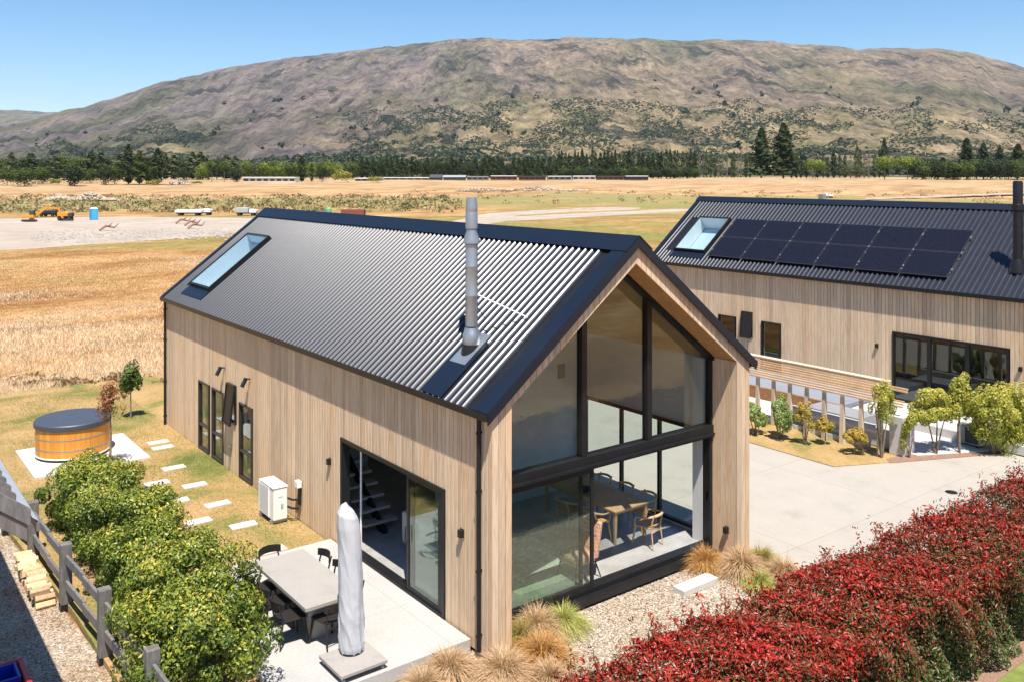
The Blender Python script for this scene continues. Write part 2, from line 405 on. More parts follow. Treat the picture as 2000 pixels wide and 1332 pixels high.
    dk = k.ramp(k.noise(v, 5.5, 12, .82, .7), [(.53, (0, 0, 0)), (.575, (.85, .85, .85))])
    col = k.mix(dk, col, (.045, .055, .048))
    col = k.mix(.8, col, k.ramp(m2, [(.40, (.50, .50, .56)), (.5, (1, 1, 1)), (.60, (1.3, 1.26, 1.2))]), 'MULTIPLY')
    col = k.mix(.7, col, k.ramp(fine, [(.35, (.55, .55, .58)), (.65, (1.32, 1.3, 1.27))]), 'MULTIPLY')
    k.base(col, .95, 0, .05); k.bump(k.mix(.4, m2, mid), 1.0, 70)
    me = npmesh('mountain', V, F, mat=k.m, smooth=True)
    a = me.attributes.new('cover', 'FLOAT', 'POINT'); a.data.foreach_set('value', np.array(tan, dtype=np.float32))
    VV = np.array(V); mc = np.stack([(VV[:, :2]-CAM[:2])@RGT*.001, (VV[:, :2]-CAM[:2])@FWD*.00030, VV[:, 2]*.00025], 1).astype(np.float32)
    a = me.attributes.new('mc', 'FLOAT_VECTOR', 'POINT'); a.data.foreach_set('vector', mc.ravel())
    a = me.attributes.new('warm', 'FLOAT', 'POINT'); a.data.foreach_set('value', np.clip(np.array(warm, dtype=np.float32), 0, 1))
    o = bpy.data.objects.new('mountain', me); C.objects.link(o); o['kind'] = 'structure'
    # far range showing at the left edge
    V = []; fr = [(-1500, 250), (-600, 228), (-200, 222), (0, 216), (40, 215), (70, 219), (110, 219), (140, 224), (300, 250), (700, 300)]
    pxs = np.linspace(-1500, 700, 120)
    for D, g in ((7500, 0), (8600, .6), (9600, .9), (10400, 1), (11500, .6), (12500, 0)):
        for px in pxs:
            rw = 341-(341-np.interp(px, [f[0] for f in fr], [f[1] for f in fr]))*g
            x, y = AT(px, D); V.append((x, y, 8+(341-rw)*D/1761.+25*g*fnoise(px*.03, D*.001)))
    n = 120; F = [(i*n+j, i*n+j+1, (i+1)*n+j+1, (i+1)*n+j) for i in range(5) for j in range(n-1)]
    me = npmesh('far_hills', V, F, mat=k.m, smooth=True); a = me.attributes.new('cover', 'FLOAT', 'POINT'); a = me.attributes.new('mc', 'FLOAT_VECTOR', 'POINT'); a.data.foreach_set('vector', (np.array(V)*.0006).astype(np.float32).ravel())
    o = bpy.data.objects.new('far_hills', me); C.objects.link(o); o['kind'] = 'structure'
build_hill()

def sheet(name, pts, z, mat, thick=.05, kind='structure'):
    return obj(name, MB().prism(pts, 'z', z-thick, z), mat, kind=kind)
sheet('lawn', [(-5.05, -2.9), (-3.35, -2.9), (-3.35, 5.99), (-.02, 6.0), (0, 18.0), (6.8, 18.06), (6.85, 25.2), (-4, 26.0), (-12, 26.6), (-14, 12.4), (-5.6, 12.2), (-5.2, 6)], -.12, m_lawn, .16)
sheet('gravel_lane', [(-16, -8), (-5.07, -8), (-5.07, 3), (-5.25, 6), (-5.62, 12.1), (-16, 12.1)], -.236, m_gravel, .03)
sheet('gravel_bed', [(-5.0, -3.1), (6.9, -3.1), (6.9, .9), (0.02, 1.0), (0.02, .55), (-3.4, .55), (-3.4, -2.95), (-5.0, -2.95)], -.232, m_gravel, .03)
sheet('driveway', [(6.86, -2.95), (22, -2.95), (19.1, -.33), (13.45, 2.28), (13.45, 14.0), (6.86, 14.0)], -.135, m_conc, .12)
sheet('garden_verge', [(13.47, 2.29), (16.2, 1.0), (15.9, 8.0), (15.7, 14.0), (13.47, 14.0)], -.12, m_lawn, .14)
mulch = plain('red bark mulch', (.26, .16, .11), .9, 0, .4, 30, .2, .5)
sheet('mulch_bed', [(15.0, 1.5), (19.1, -.34), (22, -2.9), (24, -2.9), (24, 1.3), (15.2, 1.75)], -.118, mulch, .12)
sheet('hedge_bed', [(-3, -5.44), (15.2, -5.44), (15.2, -2.97), (-3, -2.97)], -.13, mulch, .12)
sheet('front_lawn', [(-3, -9.5), (17, -9.5), (17, -5.45), (-3, -5.45)], -.125, m_greenlawn, .13)
sheet('courtyard', [(16.22, 1.35), (20.65, -.9), (20.65, 17), (15.95, 17)], -.10, m_rendered, .16)
sheet('gravel_yard', [Z(*p, -.26) for p in [(-240, 500), (-240, 428), (0, 428), (240, 424), (500, 427), (620, 432), (480, 452), (420, 462), (300, 470), (180, 478), (60, 487)]], -.235, m_yard, .03)
sheet('gravel_track', [Z(*p, -.26) for p in [(840, 443), (955, 417), (1060, 411), (1180, 405), (1260, 407), (1230, 411), (1120, 414), (1020, 421), (1000, 424), (1120, 418), (1300, 410), (1520, 397), (1520, 401), (1320, 415), (1150, 424), (990, 433), (900, 446)]], -.236, m_yard, .03)
def patch(name, pts, mat, lift=.12):
    """narrow strip draped on the rising ground"""
    V = []
    for px, r0, r1 in pts:
        for r in (r0, r1):
            D = depth_for_row(r); x, y = AT(px, D); V.append((x, y, float(groundz(D))+lift))
    F = [(2*i, 2*i+1, 2*i+3, 2*i+2) for i in range(len(pts)-1)]
    o = bpy.data.objects.new(name, npmesh(name, V, F, mat=mat)); C.objects.link(o); o['kind'] = 'structure'
patch('far_track', [(1690, 394, 391), (1760, 391, 388.5), (1850, 387, 384.5), (1950, 383.5, 381), (2100, 380, 378)], m_yard, .45)

# ------------------------------------------------------------------ main house
K = (6.77-4.09)/3.41
def topz(x, W=6.81): return 3.98+K*(x if x <= W/2 else W-x)
def seg_cut(lo, hi, cuts):
    segs = [(lo, hi)]
    for a, b in cuts:
        n = []
        for s0, s1 in segs:
            if b <= s0 or a >= s1: n.append((s0, s1)); continue
            if a > s0: n.append((s0, a))
            if b < s1: n.append((b, s1))
        segs = n
    return [s for s in segs if s[1]-s[0] > .02]
_bm = {}
def side_boards(parent, xw, y0, y1, z0, z1, openings, pitch=.13, outward=-1, L=(0, 0, 0)):
    """vertical boards on a wall in the plane x=xw"""
    n = int(round((y1-y0)/pitch)); pitch = (y1-y0)/n
    for i in range(n):
        a = y0+i*pitch; c = a+pitch/2
        for s0, s1 in seg_cut(z0, z1, [(o[2], o[3]) for o in openings if o[0] < c < o[1]]):
            key = ('s', round(pitch, 4), round(s1-s0, 3))
            if key not in _bm:
                h = s1-s0; w = pitch/2-.0055
                mb = MB().prism([(-w, 0), (-w, -.02), (-w+.004, -.026), (w-.004, -.026), (w, -.02), (w, 0)], 'z', 0, h)
                # prism poly is (x,y): here x runs along the wall
                _bm[key] = mb.mesh('board')
            o = obj('board', _bm[key], m_clad, parent, local=True)
            o.rotation_euler = (0, 0, PI/2 if outward > 0 else -PI/2)
            o.location = (xw-L[0], c-L[1], s0-L[2])
def front_boards(parent, yf, x0, x1, lowf, highf, pitch=.137, th=.026):
    n = max(1, int(round((x1-x0)/pitch))); p = (x1-x0)/n
    for i in range(n):
        a = x0+i*p+.005; b = x0+(i+1)*p-.005
        xs = [a, b]; mid = 3.405
        if a < mid < b: xs = [a, mid, b]
        poly = [(x, lowf(x)) for x in xs]+[(x, highf(x)) for x in reversed(xs)]
        obj('board', MB().prism(poly, 'y', yf-th, yf), m_clad, parent)

H = thing('barn_house', 'timber clad gabled house with glazed end wall, steel flue and long roof window', 'house')
# structure behind cladding
wl = MB()
# left wall with openings: (y0,y1,z0,z1)
SL = (1.43, 5.53, .0, 2.33)
LW = [SL, (13.88, 14.77, -.10, 1.90), (12.72, 13.62, -.10, 1.90), (11.76, 12.35, 1.21, 2.28), (10.59, 11.49, -.10, 1.90)]
def wall_panels(mb, xa, xb, y0, y1, z0, z1, ops):
    ys = sorted({y0, y1, *[o[0] for o in ops], *[o[1] for o in ops]})
    for a, b in zip(ys, ys[1:]):
        c = (a+b)/2
        for s0, s1 in seg_cut(z0, z1, [(o[2], o[3]) for o in ops if o[0] < c < o[1]]):
            mb.box(xa, xb, a, b, s0, s1)
wall_panels(wl, .036, .20, .036, 17.96, -.15, 3.97, LW)
wp = MB(); wall_panels(wp, .0305, .0355, .04, 17.96, -.15, 3.97, LW); obj('building_wrap', wp, m_black, H)
obj('wall', wl, m_white, H)
RW = [(1.15, 5.15, .06, 2.36), (6.5, 9.5, .9, 2.1)]
wr = MB(); wall_panels(wr, 6.62, 6.775, .036, 17.97, -.15, 3.97, RW)
obj('wall', wr, m_white, H)
# reveal linings (inner faces of the two wing walls)
g = MB().prism([(.03, -.15), (6.78, -.15), (6.78, 3.97), (3.405, 6.60), (.03, 3.97)], 'y', 17.85, 17.97)
obj('back_wall', g, m_white, H)
back = MB().prism([(2.3, .0), (6.6, .0), (6.6, 4.0), (3.405, 6.45), (2.3, 5.65)], 'y', 5.25, 5.35)
obj('partition_wall', back, m_white, H)
obj('floor_slab', MB().box(.21, 6.60, .70, 17.84, -.22, .0), m_floor, H)
obj('footing', MB().box(.05, 6.76, .86, 17.9, -.30, -.221).box(.04, .19, .05, 17.95, -.30, -.16).box(6.63, 6.77, .05, 17.95, -.30, -.16), m_black, H)
side_boards(H, .03, 0.0, 18.0, -.16, 4.0, LW)
side_boards(H, 6.78, 0.0, 18.0, -.16, 4.0, RW, outward=1)
# front wing faces and gable band
inner = lambda x: 4.06+(6.30-4.06)/(3.405-.42)*((x-.42) if x <= 3.405 else (6.39-x))
front_boards(H, .026, .0, .42, lambda x: -.19, lambda x: topz(x)+.0)
front_boards(H, .026, 6.39, 6.81, lambda x: -.19, lambda x: topz(x))
front_boards(H, .026, .42, 6.39, lambda x: inner(x), lambda x: topz(x))
obj('building_wrap', MB().prism([(.43, inner(.43)+.01), (3.405, inner(3.405)+.01), (6.38, inner(6.38)+.01), (6.38, topz(6.38)-.02), (3.405, topz(3.405)-.02), (.43, topz(.43)-.02)], 'y', .0265, .0295), m_black, H)
obj('building_wrap', MB().box(.035, .415, .0265, .0295, -.18, 4.0), m_black, H); obj('building_wrap', MB().box(6.395, 6.775, .0265, .0295, -.18, 4.0), m_black, H)
# inner reveals
for xx, sgn in ((6.39, -1), (.42, 1)):
    n = 6; p = .80/n
    for i in range(n):
        a = .03+i*p
        obj('board', MB().box(min(xx, xx-sgn*.02), max(xx, xx-sgn*.02), a+.003, a+p-.003, -.19, 4.05), m_clad, H)
obj('wall', MB().box(.202, .398, .03, .84, -.19, 4.0).box(6.412, 6.618, .03, .84, -.19, 4.0), m_white, H)
# soffit of the gable porch
for s in (0, 1):
    f = (lambda x: x) if s == 0 else (lambda x: 6.81-x)
    poly = [(f(.42), 4.06), (f(3.405), 6.30), (f(3.405), 6.34), (f(.42), 4.10)]
    obj('soffit', MB().prism(poly, 'y', .03, .62), m_soffit, H)
# roof build-up, sheets, flashings
th = .10
for s in (0, 1):
    f = (lambda x: x) if s == 0 else (lambda x: 6.81-x)
    x0, x1 = -.10, 3.405
    zt = lambda x: 4.09+K*x
    if s == 0:
        for ya, yb, xa, xb in ((-.05, 15.02, x0, x1), (16.86, 18.04, x0, x1), (15.02, 16.86, x0, .44), (15.02, 16.86, 2.37, x1)):
            obj('roof_deck', MB().prism([(xa, zt(xa)-th), (xb, zt(xb)-th), (xb, zt(xb)-.012), (xa, zt(xa)-.012)], 'y', ya, yb), m_black, H)
    else:
        obj('roof_deck', MB().prism([(f(x0), zt(x0)-th), (f(x1), zt(x1)-th), (f(x1), zt(x1)-.012), (f(x0), zt(x0)-.012)], 'y', -.05, 18.04), m_black, H)
    # ceiling lining
    for ya, yb, xa, xb in (((.72, 15.0, .2, 3.40), (16.9, 17.84, .2, 3.40), (15.0, 16.9, .2, .42), (15.0, 16.9, 2.39, 3.40)) if s == 0 else ((.72, 17.84, .2, 3.40),)):
        obj('ceiling', MB().prism([(f(xa), zt(xa)-.30), (f(xb), zt(xb)-.30), (f(xb), zt(xb)-.27), (f(xa), zt(xa)-.27)], 'y', ya, yb), m_ply, H)
PITCH = .19
def sheet_mesh(y0, n, x0, x1, zt, flip, W, L, lift=0., cut=None):
    prof = []
    h = .040
    for i in range(n):
        b = y0+i*PITCH
        prof += [(b, 0), (b+.064, 0), (b+.0825, h*.55), (b+.1035, h), (b+.1355, h), (b+.1565, h*.55), (b+.175, 0)]
    prof.append((y0+n*PITCH, 0))
    nx, nz = -K/math.hypot(1, K), 1/math.hypot(1, K)
    vs = []
    for x in (x0, x1):
        for y, hh in prof:
            X = x+nx*hh; Zz = zt(x)+nz*hh+lift
            vs.append(((W-X if flip else X), y, Zz))
    m = len(prof); fs = [(i, i+1, m+i+1, m+i) for i in range(m-1)]
    if not flip: fs = [f[::-1] for f in fs]
    return MB().add(vs, fs)
def roof_sheets(parent, ya, yb, x0, x1, zt, flip, W, xoff=0, holes=()):
    n = int(round((yb-ya)/PITCH)); i = 0
    while i < n:
        k = min(4, n-i); y = ya+i*PITCH; yc0, yc1 = y, y+k*PITCH
        parts = [(x0, x1)]
        for hy0, hy1, hx0, hx1 in holes:
            if yc1 > hy0+.02 and yc0 < hy1-.02: parts = [(x0, hx0), (hx1, x1)]
        for a, b in parts:
            mb = sheet_mesh(y, k, a, b, zt, flip, W, None)
            if xoff: mb.v = [(p[0]+xoff, p[1], p[2]) for p in mb.v]
            obj('roof_sheet', mb, m_roof, parent)
        i += k
zt = lambda x: 4.09+K*x
# the sheets start behind the wide barge flashing; grid chosen so that the skylight falls on sheet joints
ST = 15.0-4*PITCH*19
roof_sheets(H, ST, 17.90, -.13, 3.30, zt, False, 6.81, holes=[(15.0, 16.88, .42, 2.39)])
roof_sheets(H, ST, 17.90, -.13, 3.30, zt, True, 6.81)
def slope_strip(mb, xa, xb, y0, y1, lift, th=.012, flip=False, W=6.81, xo=0., zt=zt):
    nx, nz = -K/math.hypot(1, K), 1/math.hypot(1, K)
    g = lambda x, l: ((W-(x+nx*l) if flip else x+nx*l)+xo, zt(x)+nz*l)
    return mb.prism([g(xa, lift-th), g(xb, lift-th), g(xb, lift), g(xa, lift)], 'y', y0, y1)
for fl in (False, True):
    mb = MB(); slope_strip(mb, -.13, 3.36, -.07, .31, .048, flip=fl)
    sx = (lambda x: 6.81-x) if fl else (lambda x: x)
    mb.prism([(sx(-.14), zt(-.14)-.15), (sx(3.405), zt(3.405)-.15), (sx(3.405), zt(3.405)+.045), (sx(-.14), zt(-.14)+.045)], 'y', -.085, -.052)
    obj('barge_flashing', mb, m_flash, H)
    mb = MB(); slope_strip(mb, -.13, 3.36, 17.86, 18.08, .048, flip=fl)
    mb.prism([(sx(-.14), zt(-.14)-.15), (sx(3.405), zt(3.405)-.15), (sx(3.405), zt(3.405)+.045), (sx(-.14), zt(-.14)+.045)], 'y', 18.08, 18.10)
    obj('barge_flashing', mb, m_flash, H)
    obj('ridge_flashing', slope_strip(MB(), 3.08, 3.43, -.09, 18.10, .062, flip=fl), m_flash, H)
    # gutter
    gx = (lambda x: 6.81-x) if fl else (lambda x: x)
    gp = [(gx(-.05), 3.90), (gx(-.19), 3.90), (gx(-.19), 4.02), (gx(-.175), 4.02), (gx(-.175), 3.915), (gx(-.05), 3.915)]
    obj('gutter', MB().prism(gp, 'y', -.06, 18.05).box(min(gx(-.19), gx(-.05)), max(gx(-.19), gx(-.05)), -.07, -.06, 3.9, 4.02), m_black, H)
    obj('fascia', MB().box(min(gx(-.045), gx(-.005)), max(gx(-.045), gx(-.005)), .0, 18.0, 3.88, 4.0), m_black, H)
for i in range(4):      # ridge joint rivets line
    pass
# pan flashing under the flue
obj('pan_flashing', slope_strip(MB(), -.12, .95, 1.36, 2.06, .046), m_flash, H)
# skylight
def skylight(parent, y0, y1, xa, xb, zt, xo=0.):
    sk = obj('skylight', slope_strip(slope_strip(slope_strip(slope_strip(MB(), xa, xb, y0, y0+.06, .15, .34, xo=xo, zt=zt), xa, xb, y1-.06, y1, .15, .34, xo=xo, zt=zt), xa, xa+.05, y0+.061, y1-.061, .15, .34, xo=xo, zt=zt), xb-.05, xb, y0+.061, y1-.061, .15, .34, xo=xo, zt=zt), m_black, parent)
    obj('pane', slope_strip(MB(), xa+.052, xb-.052, y0+.062, y1-.062, .135, .006, xo=xo, zt=zt), m_skyglass, sk)
    nx, nz = -K/math.hypot(1, K), 1/math.hypot(1, K); g = lambda x, l: (x+nx*l+xo, zt(x)+nz*l)
    wm = MB(); a, b, c, d = xa+.055, xb-.055, y0+.065, y1-.065
    for P in ([(*g(a, .11),), (*g(a, -.5),)], [(*g(b, .11),), (*g(b, -.5),)]):
        (x1, z1), (x2, z2) = P; wm.add([(x1, c, z1), (x1, d, z1), (x2, d, z2), (x2, c, z2)], [(0, 1, 2, 3)])
    for y in (c, d):
        P = [g(a, .11), g(b, .11), g(b, -.5), g(a, -.5)]; wm.add([(p[0], y, p[1]) for p in P], [(0, 1, 2, 3)])
    obj('light_well', wm, m_whitep, sk)
    obj('apron_flashing', slope_strip(MB(), xa-.30, xa-.002, y0-.02, y1+.02, .045, xo=xo, zt=zt), m_flash, sk)
    obj('blind', slope_strip(MB(), xa, xb, y0+.02, y1-.02, -.52, .02, xo=xo, zt=zt), m_skyblind, sk)
m_skyblind = plain('pale skylight diffuser', (.50, .55, .57), .6, 0, .01)
skylight(H, 15.02, 16.86, .44, 2.37, zt)

# flue
fx, fy = .78, 1.72; fz = zt(fx)
fl = thing('chimney_flue', 'tall galvanised steel flue standing on the near roof slope', 'flue', (fx, fy, fz))
obj('base_flashing', slope_strip(MB(), fx-.30, fx+.30, fy-.25, fy+.25, .056), m_steel, fl)
obj('boot', MB().lathe((fx, fy, fz-.2), [(.21, 0), (.195, .18), (.175, .28), (.165, .34)], 28), m_black, fl, smooth=True)
obj('collar', MB().lathe((fx, fy, fz+.08), [(.155, 0), (.172, .05), (.172, .20), (.15, .25), (.125, .34)], 32), m_steel, fl, smooth=True)
obj('pipe', MB().lathe((fx, fy, fz+.45), [(.118, 0), (.118, .55), (.122, .56), (.122, .58), (.118, .59), (.118, 1.1), (.122, 1.11), (.122, 1.13), (.118, 1.14), (.118, 1.55)], 32), m_steel, fl, smooth=True)
obj('cone', MB().lathe((fx, fy, fz+1.98), [(.12, 0), (.152, .02), (.152, .09), (.10, .24), (.10, .30)], 32), m_steel, fl, smooth=True)
obj('cowl', MB().lathe((fx, fy, fz+2.26), [(.10, 0), (.115, .02), (.115, .30), (.108, .32), (.108, .34), (.113, .36), (.113, .42), (.095, .60), (.07, .605)], 32), m_steel, fl, smooth=True)
sx_, sy_, sz_ = 1.52, .96, zt(1.52)+.05
obj('stay', MB().tube([(fx+.1, fy-.05, fz+1.03), (sx_, sy_, sz_)], .013, 8), m_whitep, fl)
obj('stay', MB().tube([(fx+.1, fy+.03, fz+.85), (1.35, 2.1, zt(1.35)+.05)], .009, 6), m_black, fl)

# downpipes
for yy, xx in ((.30, -.06), (17.93, -.06)):
    mb = MB().tube([(xx, yy, 3.92), (xx, yy, -.1)], .042, 12)
    for z in (.15, 1.25, 2.6, 3.6): mb.box(xx-.055, xx+.08, yy-.012, yy+.012, z, z+.04)
    obj('downpipe', mb, m_black, H)

def casement(parent, name, x, y0, y1, z0, z1, mat, bars=(), glass=m_glass, fw=.05, d=.09, side=-1):
    mb = MB(); xa, xb = (x-.035, x+d) if side < 0 else (x-d, x+.035)
    mb.box(xa, xb, y0, y0+fw, z0, z1).box(xa, xb, y1-fw, y1, z0, z1).box(xa+.002, xb-.002, y0+fw, y1-fw, z0, z0+fw).box(xa+.002, xb-.002, y0+fw, y1-fw, z1-fw, z1)
    for z in bars: mb.box(xa+.01, xb-.01, y0+fw, y1-fw, z-.022, z+.022)
    w_ = obj(name, mb, mat, parent)
    obj('pane', MB().box(x+.02, x+.026, y0+fw, y1-fw, z0+fw, z1-fw), glass, w_)
    return w_
for a, b, c, d in (LW[1], LW[2], LW[4]):
    casement(H, 'window', .0, a, b, c, d, m_bframe, bars=(.62,))
# small projecting awning window (open)
aw = casement(H, 'window', .0, *LW[3], m_black)
mb = MB(); ya, yb = LW[3][0]+.02, LW[3][1]-.02
for (p, q) in (((-.05, ya, 2.26), (-.17, ya, 1.22)), ((-.05, yb, 2.26), (-.17, yb, 1.22))): mb.bar(p, q, .05, .05)
mb.bar((-.05, ya, 2.26), (-.05, yb, 2.26), .05, .05); mb.bar((-.17, ya, 1.22), (-.17, yb, 1.22), .05, .05); mb.bar((-.05, (ya+yb)/2, 2.25), (-.17, (ya+yb)/2, 1.23), yb-ya-.02, .012, up=(1, 0, 0))
sash = obj('sash', mb, m_black, aw)
# interior dark room linings behind small windows
obj('partition_wall', MB().box(.21, 3.0, 9.9, 10.0, 0, 4.2), m_white, H)
obj('blind', MB().box(.30, .31, 10.66, 11.42, 1.25, 1.85).box(.30, .31, 13.95, 14.70, 1.5, 1.85), plain('linen blind', (.5, .45, .38)), H)

# big side slider: frame, fixed/sliding panels
sl = obj('sliding_door', MB().box(-.03, .17, SL[0], SL[0]+.07, .0, 2.33).box(-.03, .17, SL[1]-.07, SL[1], .0, 2.33).box(-.028, .168, SL[0]+.07, SL[1]-.07, 2.25, 2.33).box(-.028, .20, SL[0]+.07, SL[1]-.07, -.02, .035), m_black, H)
def sashf(parent, x, y0, y1, z0=.035, z1=2.25, mat=None, glass=m_glassg, fw=.07, handle=None):
    mat = mat or m_black
    mb = MB().box(x-.02, x+.02, y0, y0+fw, z0, z1).box(x-.02, x+.02, y1-fw, y1, z0, z1).box(x-.018, x+.018, y0+fw, y1-fw, z0, z0+fw).box(x-.018, x+.018, y0+fw, y1-fw, z1-fw, z1)
    s = obj('sash', mb, mat, parent); obj('pane', MB().box(x-.004, x+.004, y0+fw, y1-fw, z0+fw, z1-fw), glass, s)
    if handle: obj('handle', MB().tube([(x-.02, handle, .95), (x-.07, handle, .95), (x-.07, handle, 1.25), (x-.02, handle, 1.25)], .012, 8), m_black, s)
    return s
sashf(sl, .03, 1.62, 2.80, glass=m_glassg, handle=2.76)
sashf(sl, .09, 1.50, 2.72, glass=m_glassg)
obj('flyscreen', MB().box(.0, .01, 1.50, 1.60, .04, 2.24), m_black, sl)

# gable glazing in the plane y=.75
GY = .74
gz = obj('gable_glazing', MB()
  .box(.42, .50, GY-.09, GY+.10, -.10, 2.34).box(6.30, 6.388, GY-.09, GY+.10, -.10, 2.34)
  .box(.42, 6.388, GY-.12, GY+.12, 2.34, 2.60)
  .box(.42, 6.388, GY-.16, GY-.121, 2.39, 2.44).box(.50, 6.30, GY-.09, GY+.14, -.12, .05).box(.46, 6.35, GY-.24, GY-.091, -.17, -.05), m_black, H)
up = MB().box(.42, .48, GY-.09, GY+.06, 2.60, 4.05).box(6.33, 6.388, GY-.09, GY+.06, 2.60, 4.05)
for xm in (2.67, 4.45): up.box(xm-.065, xm+.065, GY-.09, GY+.06, 2.601, inner(xm)-.05)
for s in (0, 1):
    f = (lambda x: x) if s == 0 else (lambda x: 6.81-x)
    up.prism([(f(.42), 3.98), (f(3.405), 6.22), (f(3.405), 6.34), (f(.42), 4.10)], 'y', .60, GY+.06)
obj('upper_frame', up, m_black, gz)
def gpane(x0, x1):
    xs = [x0]+([3.405] if x0 < 3.405 < x1 else [])+[x1]
    poly = [(x0, 2.6), (x1, 2.6)]+[(x, inner(x)-.08) for x in reversed(xs)]
    obj('pane', MB().prism(poly, 'y', GY-.01, GY-.004), m_glass, gz)
gpane(.48, 2.605); gpane(2.735, 4.385); gpane(4.515, 6.33)
def fsash(y, x0, x1, fw=.075):
    mb = MB().box(x0, x0+fw, y-.02, y+.02, .05, 2.33).box(x1-fw, x1, y-.02, y+.02, .05, 2.33).box(x0+fw, x1-fw, y-.018, y+.018, .05, .05+fw).box(x0+fw, x1-fw, y-.018, y+.018, 2.33-fw, 2.33)
    s = obj('sash', mb, m_black, gz); obj('pane', MB().box(x0+fw, x1-fw, y-.004, y+.004, .05+fw, 2.33-fw), m_glassg, s)
fsash(GY-.05, .66, 2.93); fsash(GY+.04, .56, 2.72)
obj('lock', MB().box(6.30, 6.312, GY-.03, GY+.01, .95, 1.15), m_steel, gz)
# right-hand wall glazing seen through the room
rg = obj('window', MB().box(6.58, 6.68, 1.15, 1.21, .06, 2.36).box(6.58, 6.68, 5.09, 5.15, .06, 2.36).box(6.582, 6.678, 1.21, 5.09, .06, .13)
  .box(6.582, 6.678, 1.21, 5.09, 2.28, 2.36).box(6.585, 6.675, 2.40, 2.47, .13, 2.28).box(6.585, 6.675, 3.66, 3.73, .13, 2.28), m_black, H)
for a, b in ((1.21, 2.40), (2.47, 3.66), (3.73, 5.09)): obj('pane', MB().box(6.625, 6.631, a, b, .13, 2.28), m_glass, rg)
casement(H, 'window', 6.81, 6.5, 9.5, .9, 2.1, m_black, side=1)
obj('lining', MB().box(6.30, 6.40, .86, 1.14, .0, 4.0).box(6.401, 6.618, 1.0, 1.14, .0, 4.0), m_white, H)
obj('wall_vent', MB().box(5.90, 6.13, 5.235, 5.249, 2.82, 3.19), plain('grey vent', (.2, .2, .2)), H)

# stairs inside the side door
stt = thing('staircase', 'pale open staircase treads seen through the open side door', 'stairs', (1.0, 5.6, 0))
for i in range(6):
    obj('tread', MB().box(.62, 1.45, 5.62+i*.30, 5.92+i*.30, .18+i*.19, .24+i*.19), m_table, stt, bevel=.005)
obj('stringer', MB().bar((1.06, 5.5, -.02), (1.06, 7.3, 1.25), .10, .18), m_black, stt)
one('steel_post', MB().tube([(.33, 5.25, 0), (.33, 5.25, 3.9)], .022, 10), m_whitep, 'slim white post just inside the open side door', 'post')

# ------------------------------------------------------------------ neighbour house
NX = 20.71; NB = thing('barn_house', 'timber clad gabled house with solar panels on its dark roof', 'house', (NX, 0, 0))
nz0 = .18; EZ = 4.22-4.09    # eave lift
zt2 = lambda x: zt(x)+EZ
NO = [(.80, 4.68, nz0, 2.54), (9.30, 10.20, .20, 2.19), (10.63, 11.15, 1.45, 2.46), (11.48, 12.36, .35, 2.19)]
wp = MB(); wall_panels(wp, NX+.0305, NX+.0355, -4.5, 16.14, -.2, 4.1, NO); obj('building_wrap', wp, m_black, NB)
mb = MB(); wall_panels(mb, NX+.036, NX+.2, -4.5, 16.15, -.2, 4.1, NO); mb.box(NX+6.6, NX+6.78, -4.5, 16.15, -.2, 4.1)
obj('wall', mb, m_white, NB)
side_boards(NB, NX+.03, -4.5, 16.18, .02, 4.12, NO, L=(NX, 0, 0), pitch=.135)
for yy in (16.05, -4.5): obj('gable_wall', MB().prism([(NX+.03, -.2), (NX+6.78, -.2), (NX+6.78, 4.05), (NX+3.405, 6.7), (NX+.03, 4.05)], 'y', yy, yy+.1), m_clad, NB)
obj('floor_slab', MB().box(NX+.21, NX+6.6, -4.4, 16.0, 0, nz0-.01), m_floor, NB)
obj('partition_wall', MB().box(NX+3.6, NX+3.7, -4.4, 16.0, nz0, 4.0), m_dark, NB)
for s in (0, 1):
    f = (lambda x: NX+x) if s == 0 else (lambda x: NX+6.81-x)
    for ya, yb, xa, xb in (((-4.6, 13.47, -.10, 3.405), (15.23, 16.3, -.10, 3.405), (13.47, 15.23, -.10, .48), (13.47, 15.23, 2.24, 3.405)) if s == 0 else ((-4.6, 16.3, -.10, 3.405),)):
        obj('roof_deck', MB().prism([(f(xa), zt2(xa)-th), (f(xb), zt2(xb)-th), (f(xb), zt2(xb)-.012), (f(xa), zt2(xa)-.012)], 'y', ya, yb), m_black, NB)
ST2 = 13.45-4*PITCH*24
for flp in (False, True):
    roof_sheets(NB, ST2, 16.16, -.13, 3.30, zt2, flp, 6.81, xoff=NX, holes=[(13.45, 15.25, .46, 2.26)] if not flp else ())
    for ya, yb in ((16.10, 16.32), (-4.9, -4.72)): obj('barge_flashing', slope_strip(MB(), -.13, 3.36, ya, yb, .048, flip=flp, xo=NX, zt=zt2), m_flash, NB)
    obj('ridge_flashing', slope_strip(MB(), 3.16, 3.43, -4.92, 16.34, .062, flip=flp, xo=NX, zt=zt2), m_flash, NB)
obj('gutter', MB().box(NX-.19, NX-.02, -4.9, 16.32, 4.02, 4.15), m_black, NB)
skylight(NB, 13.47, 15.23, .48, 2.24, zt2, xo=NX)
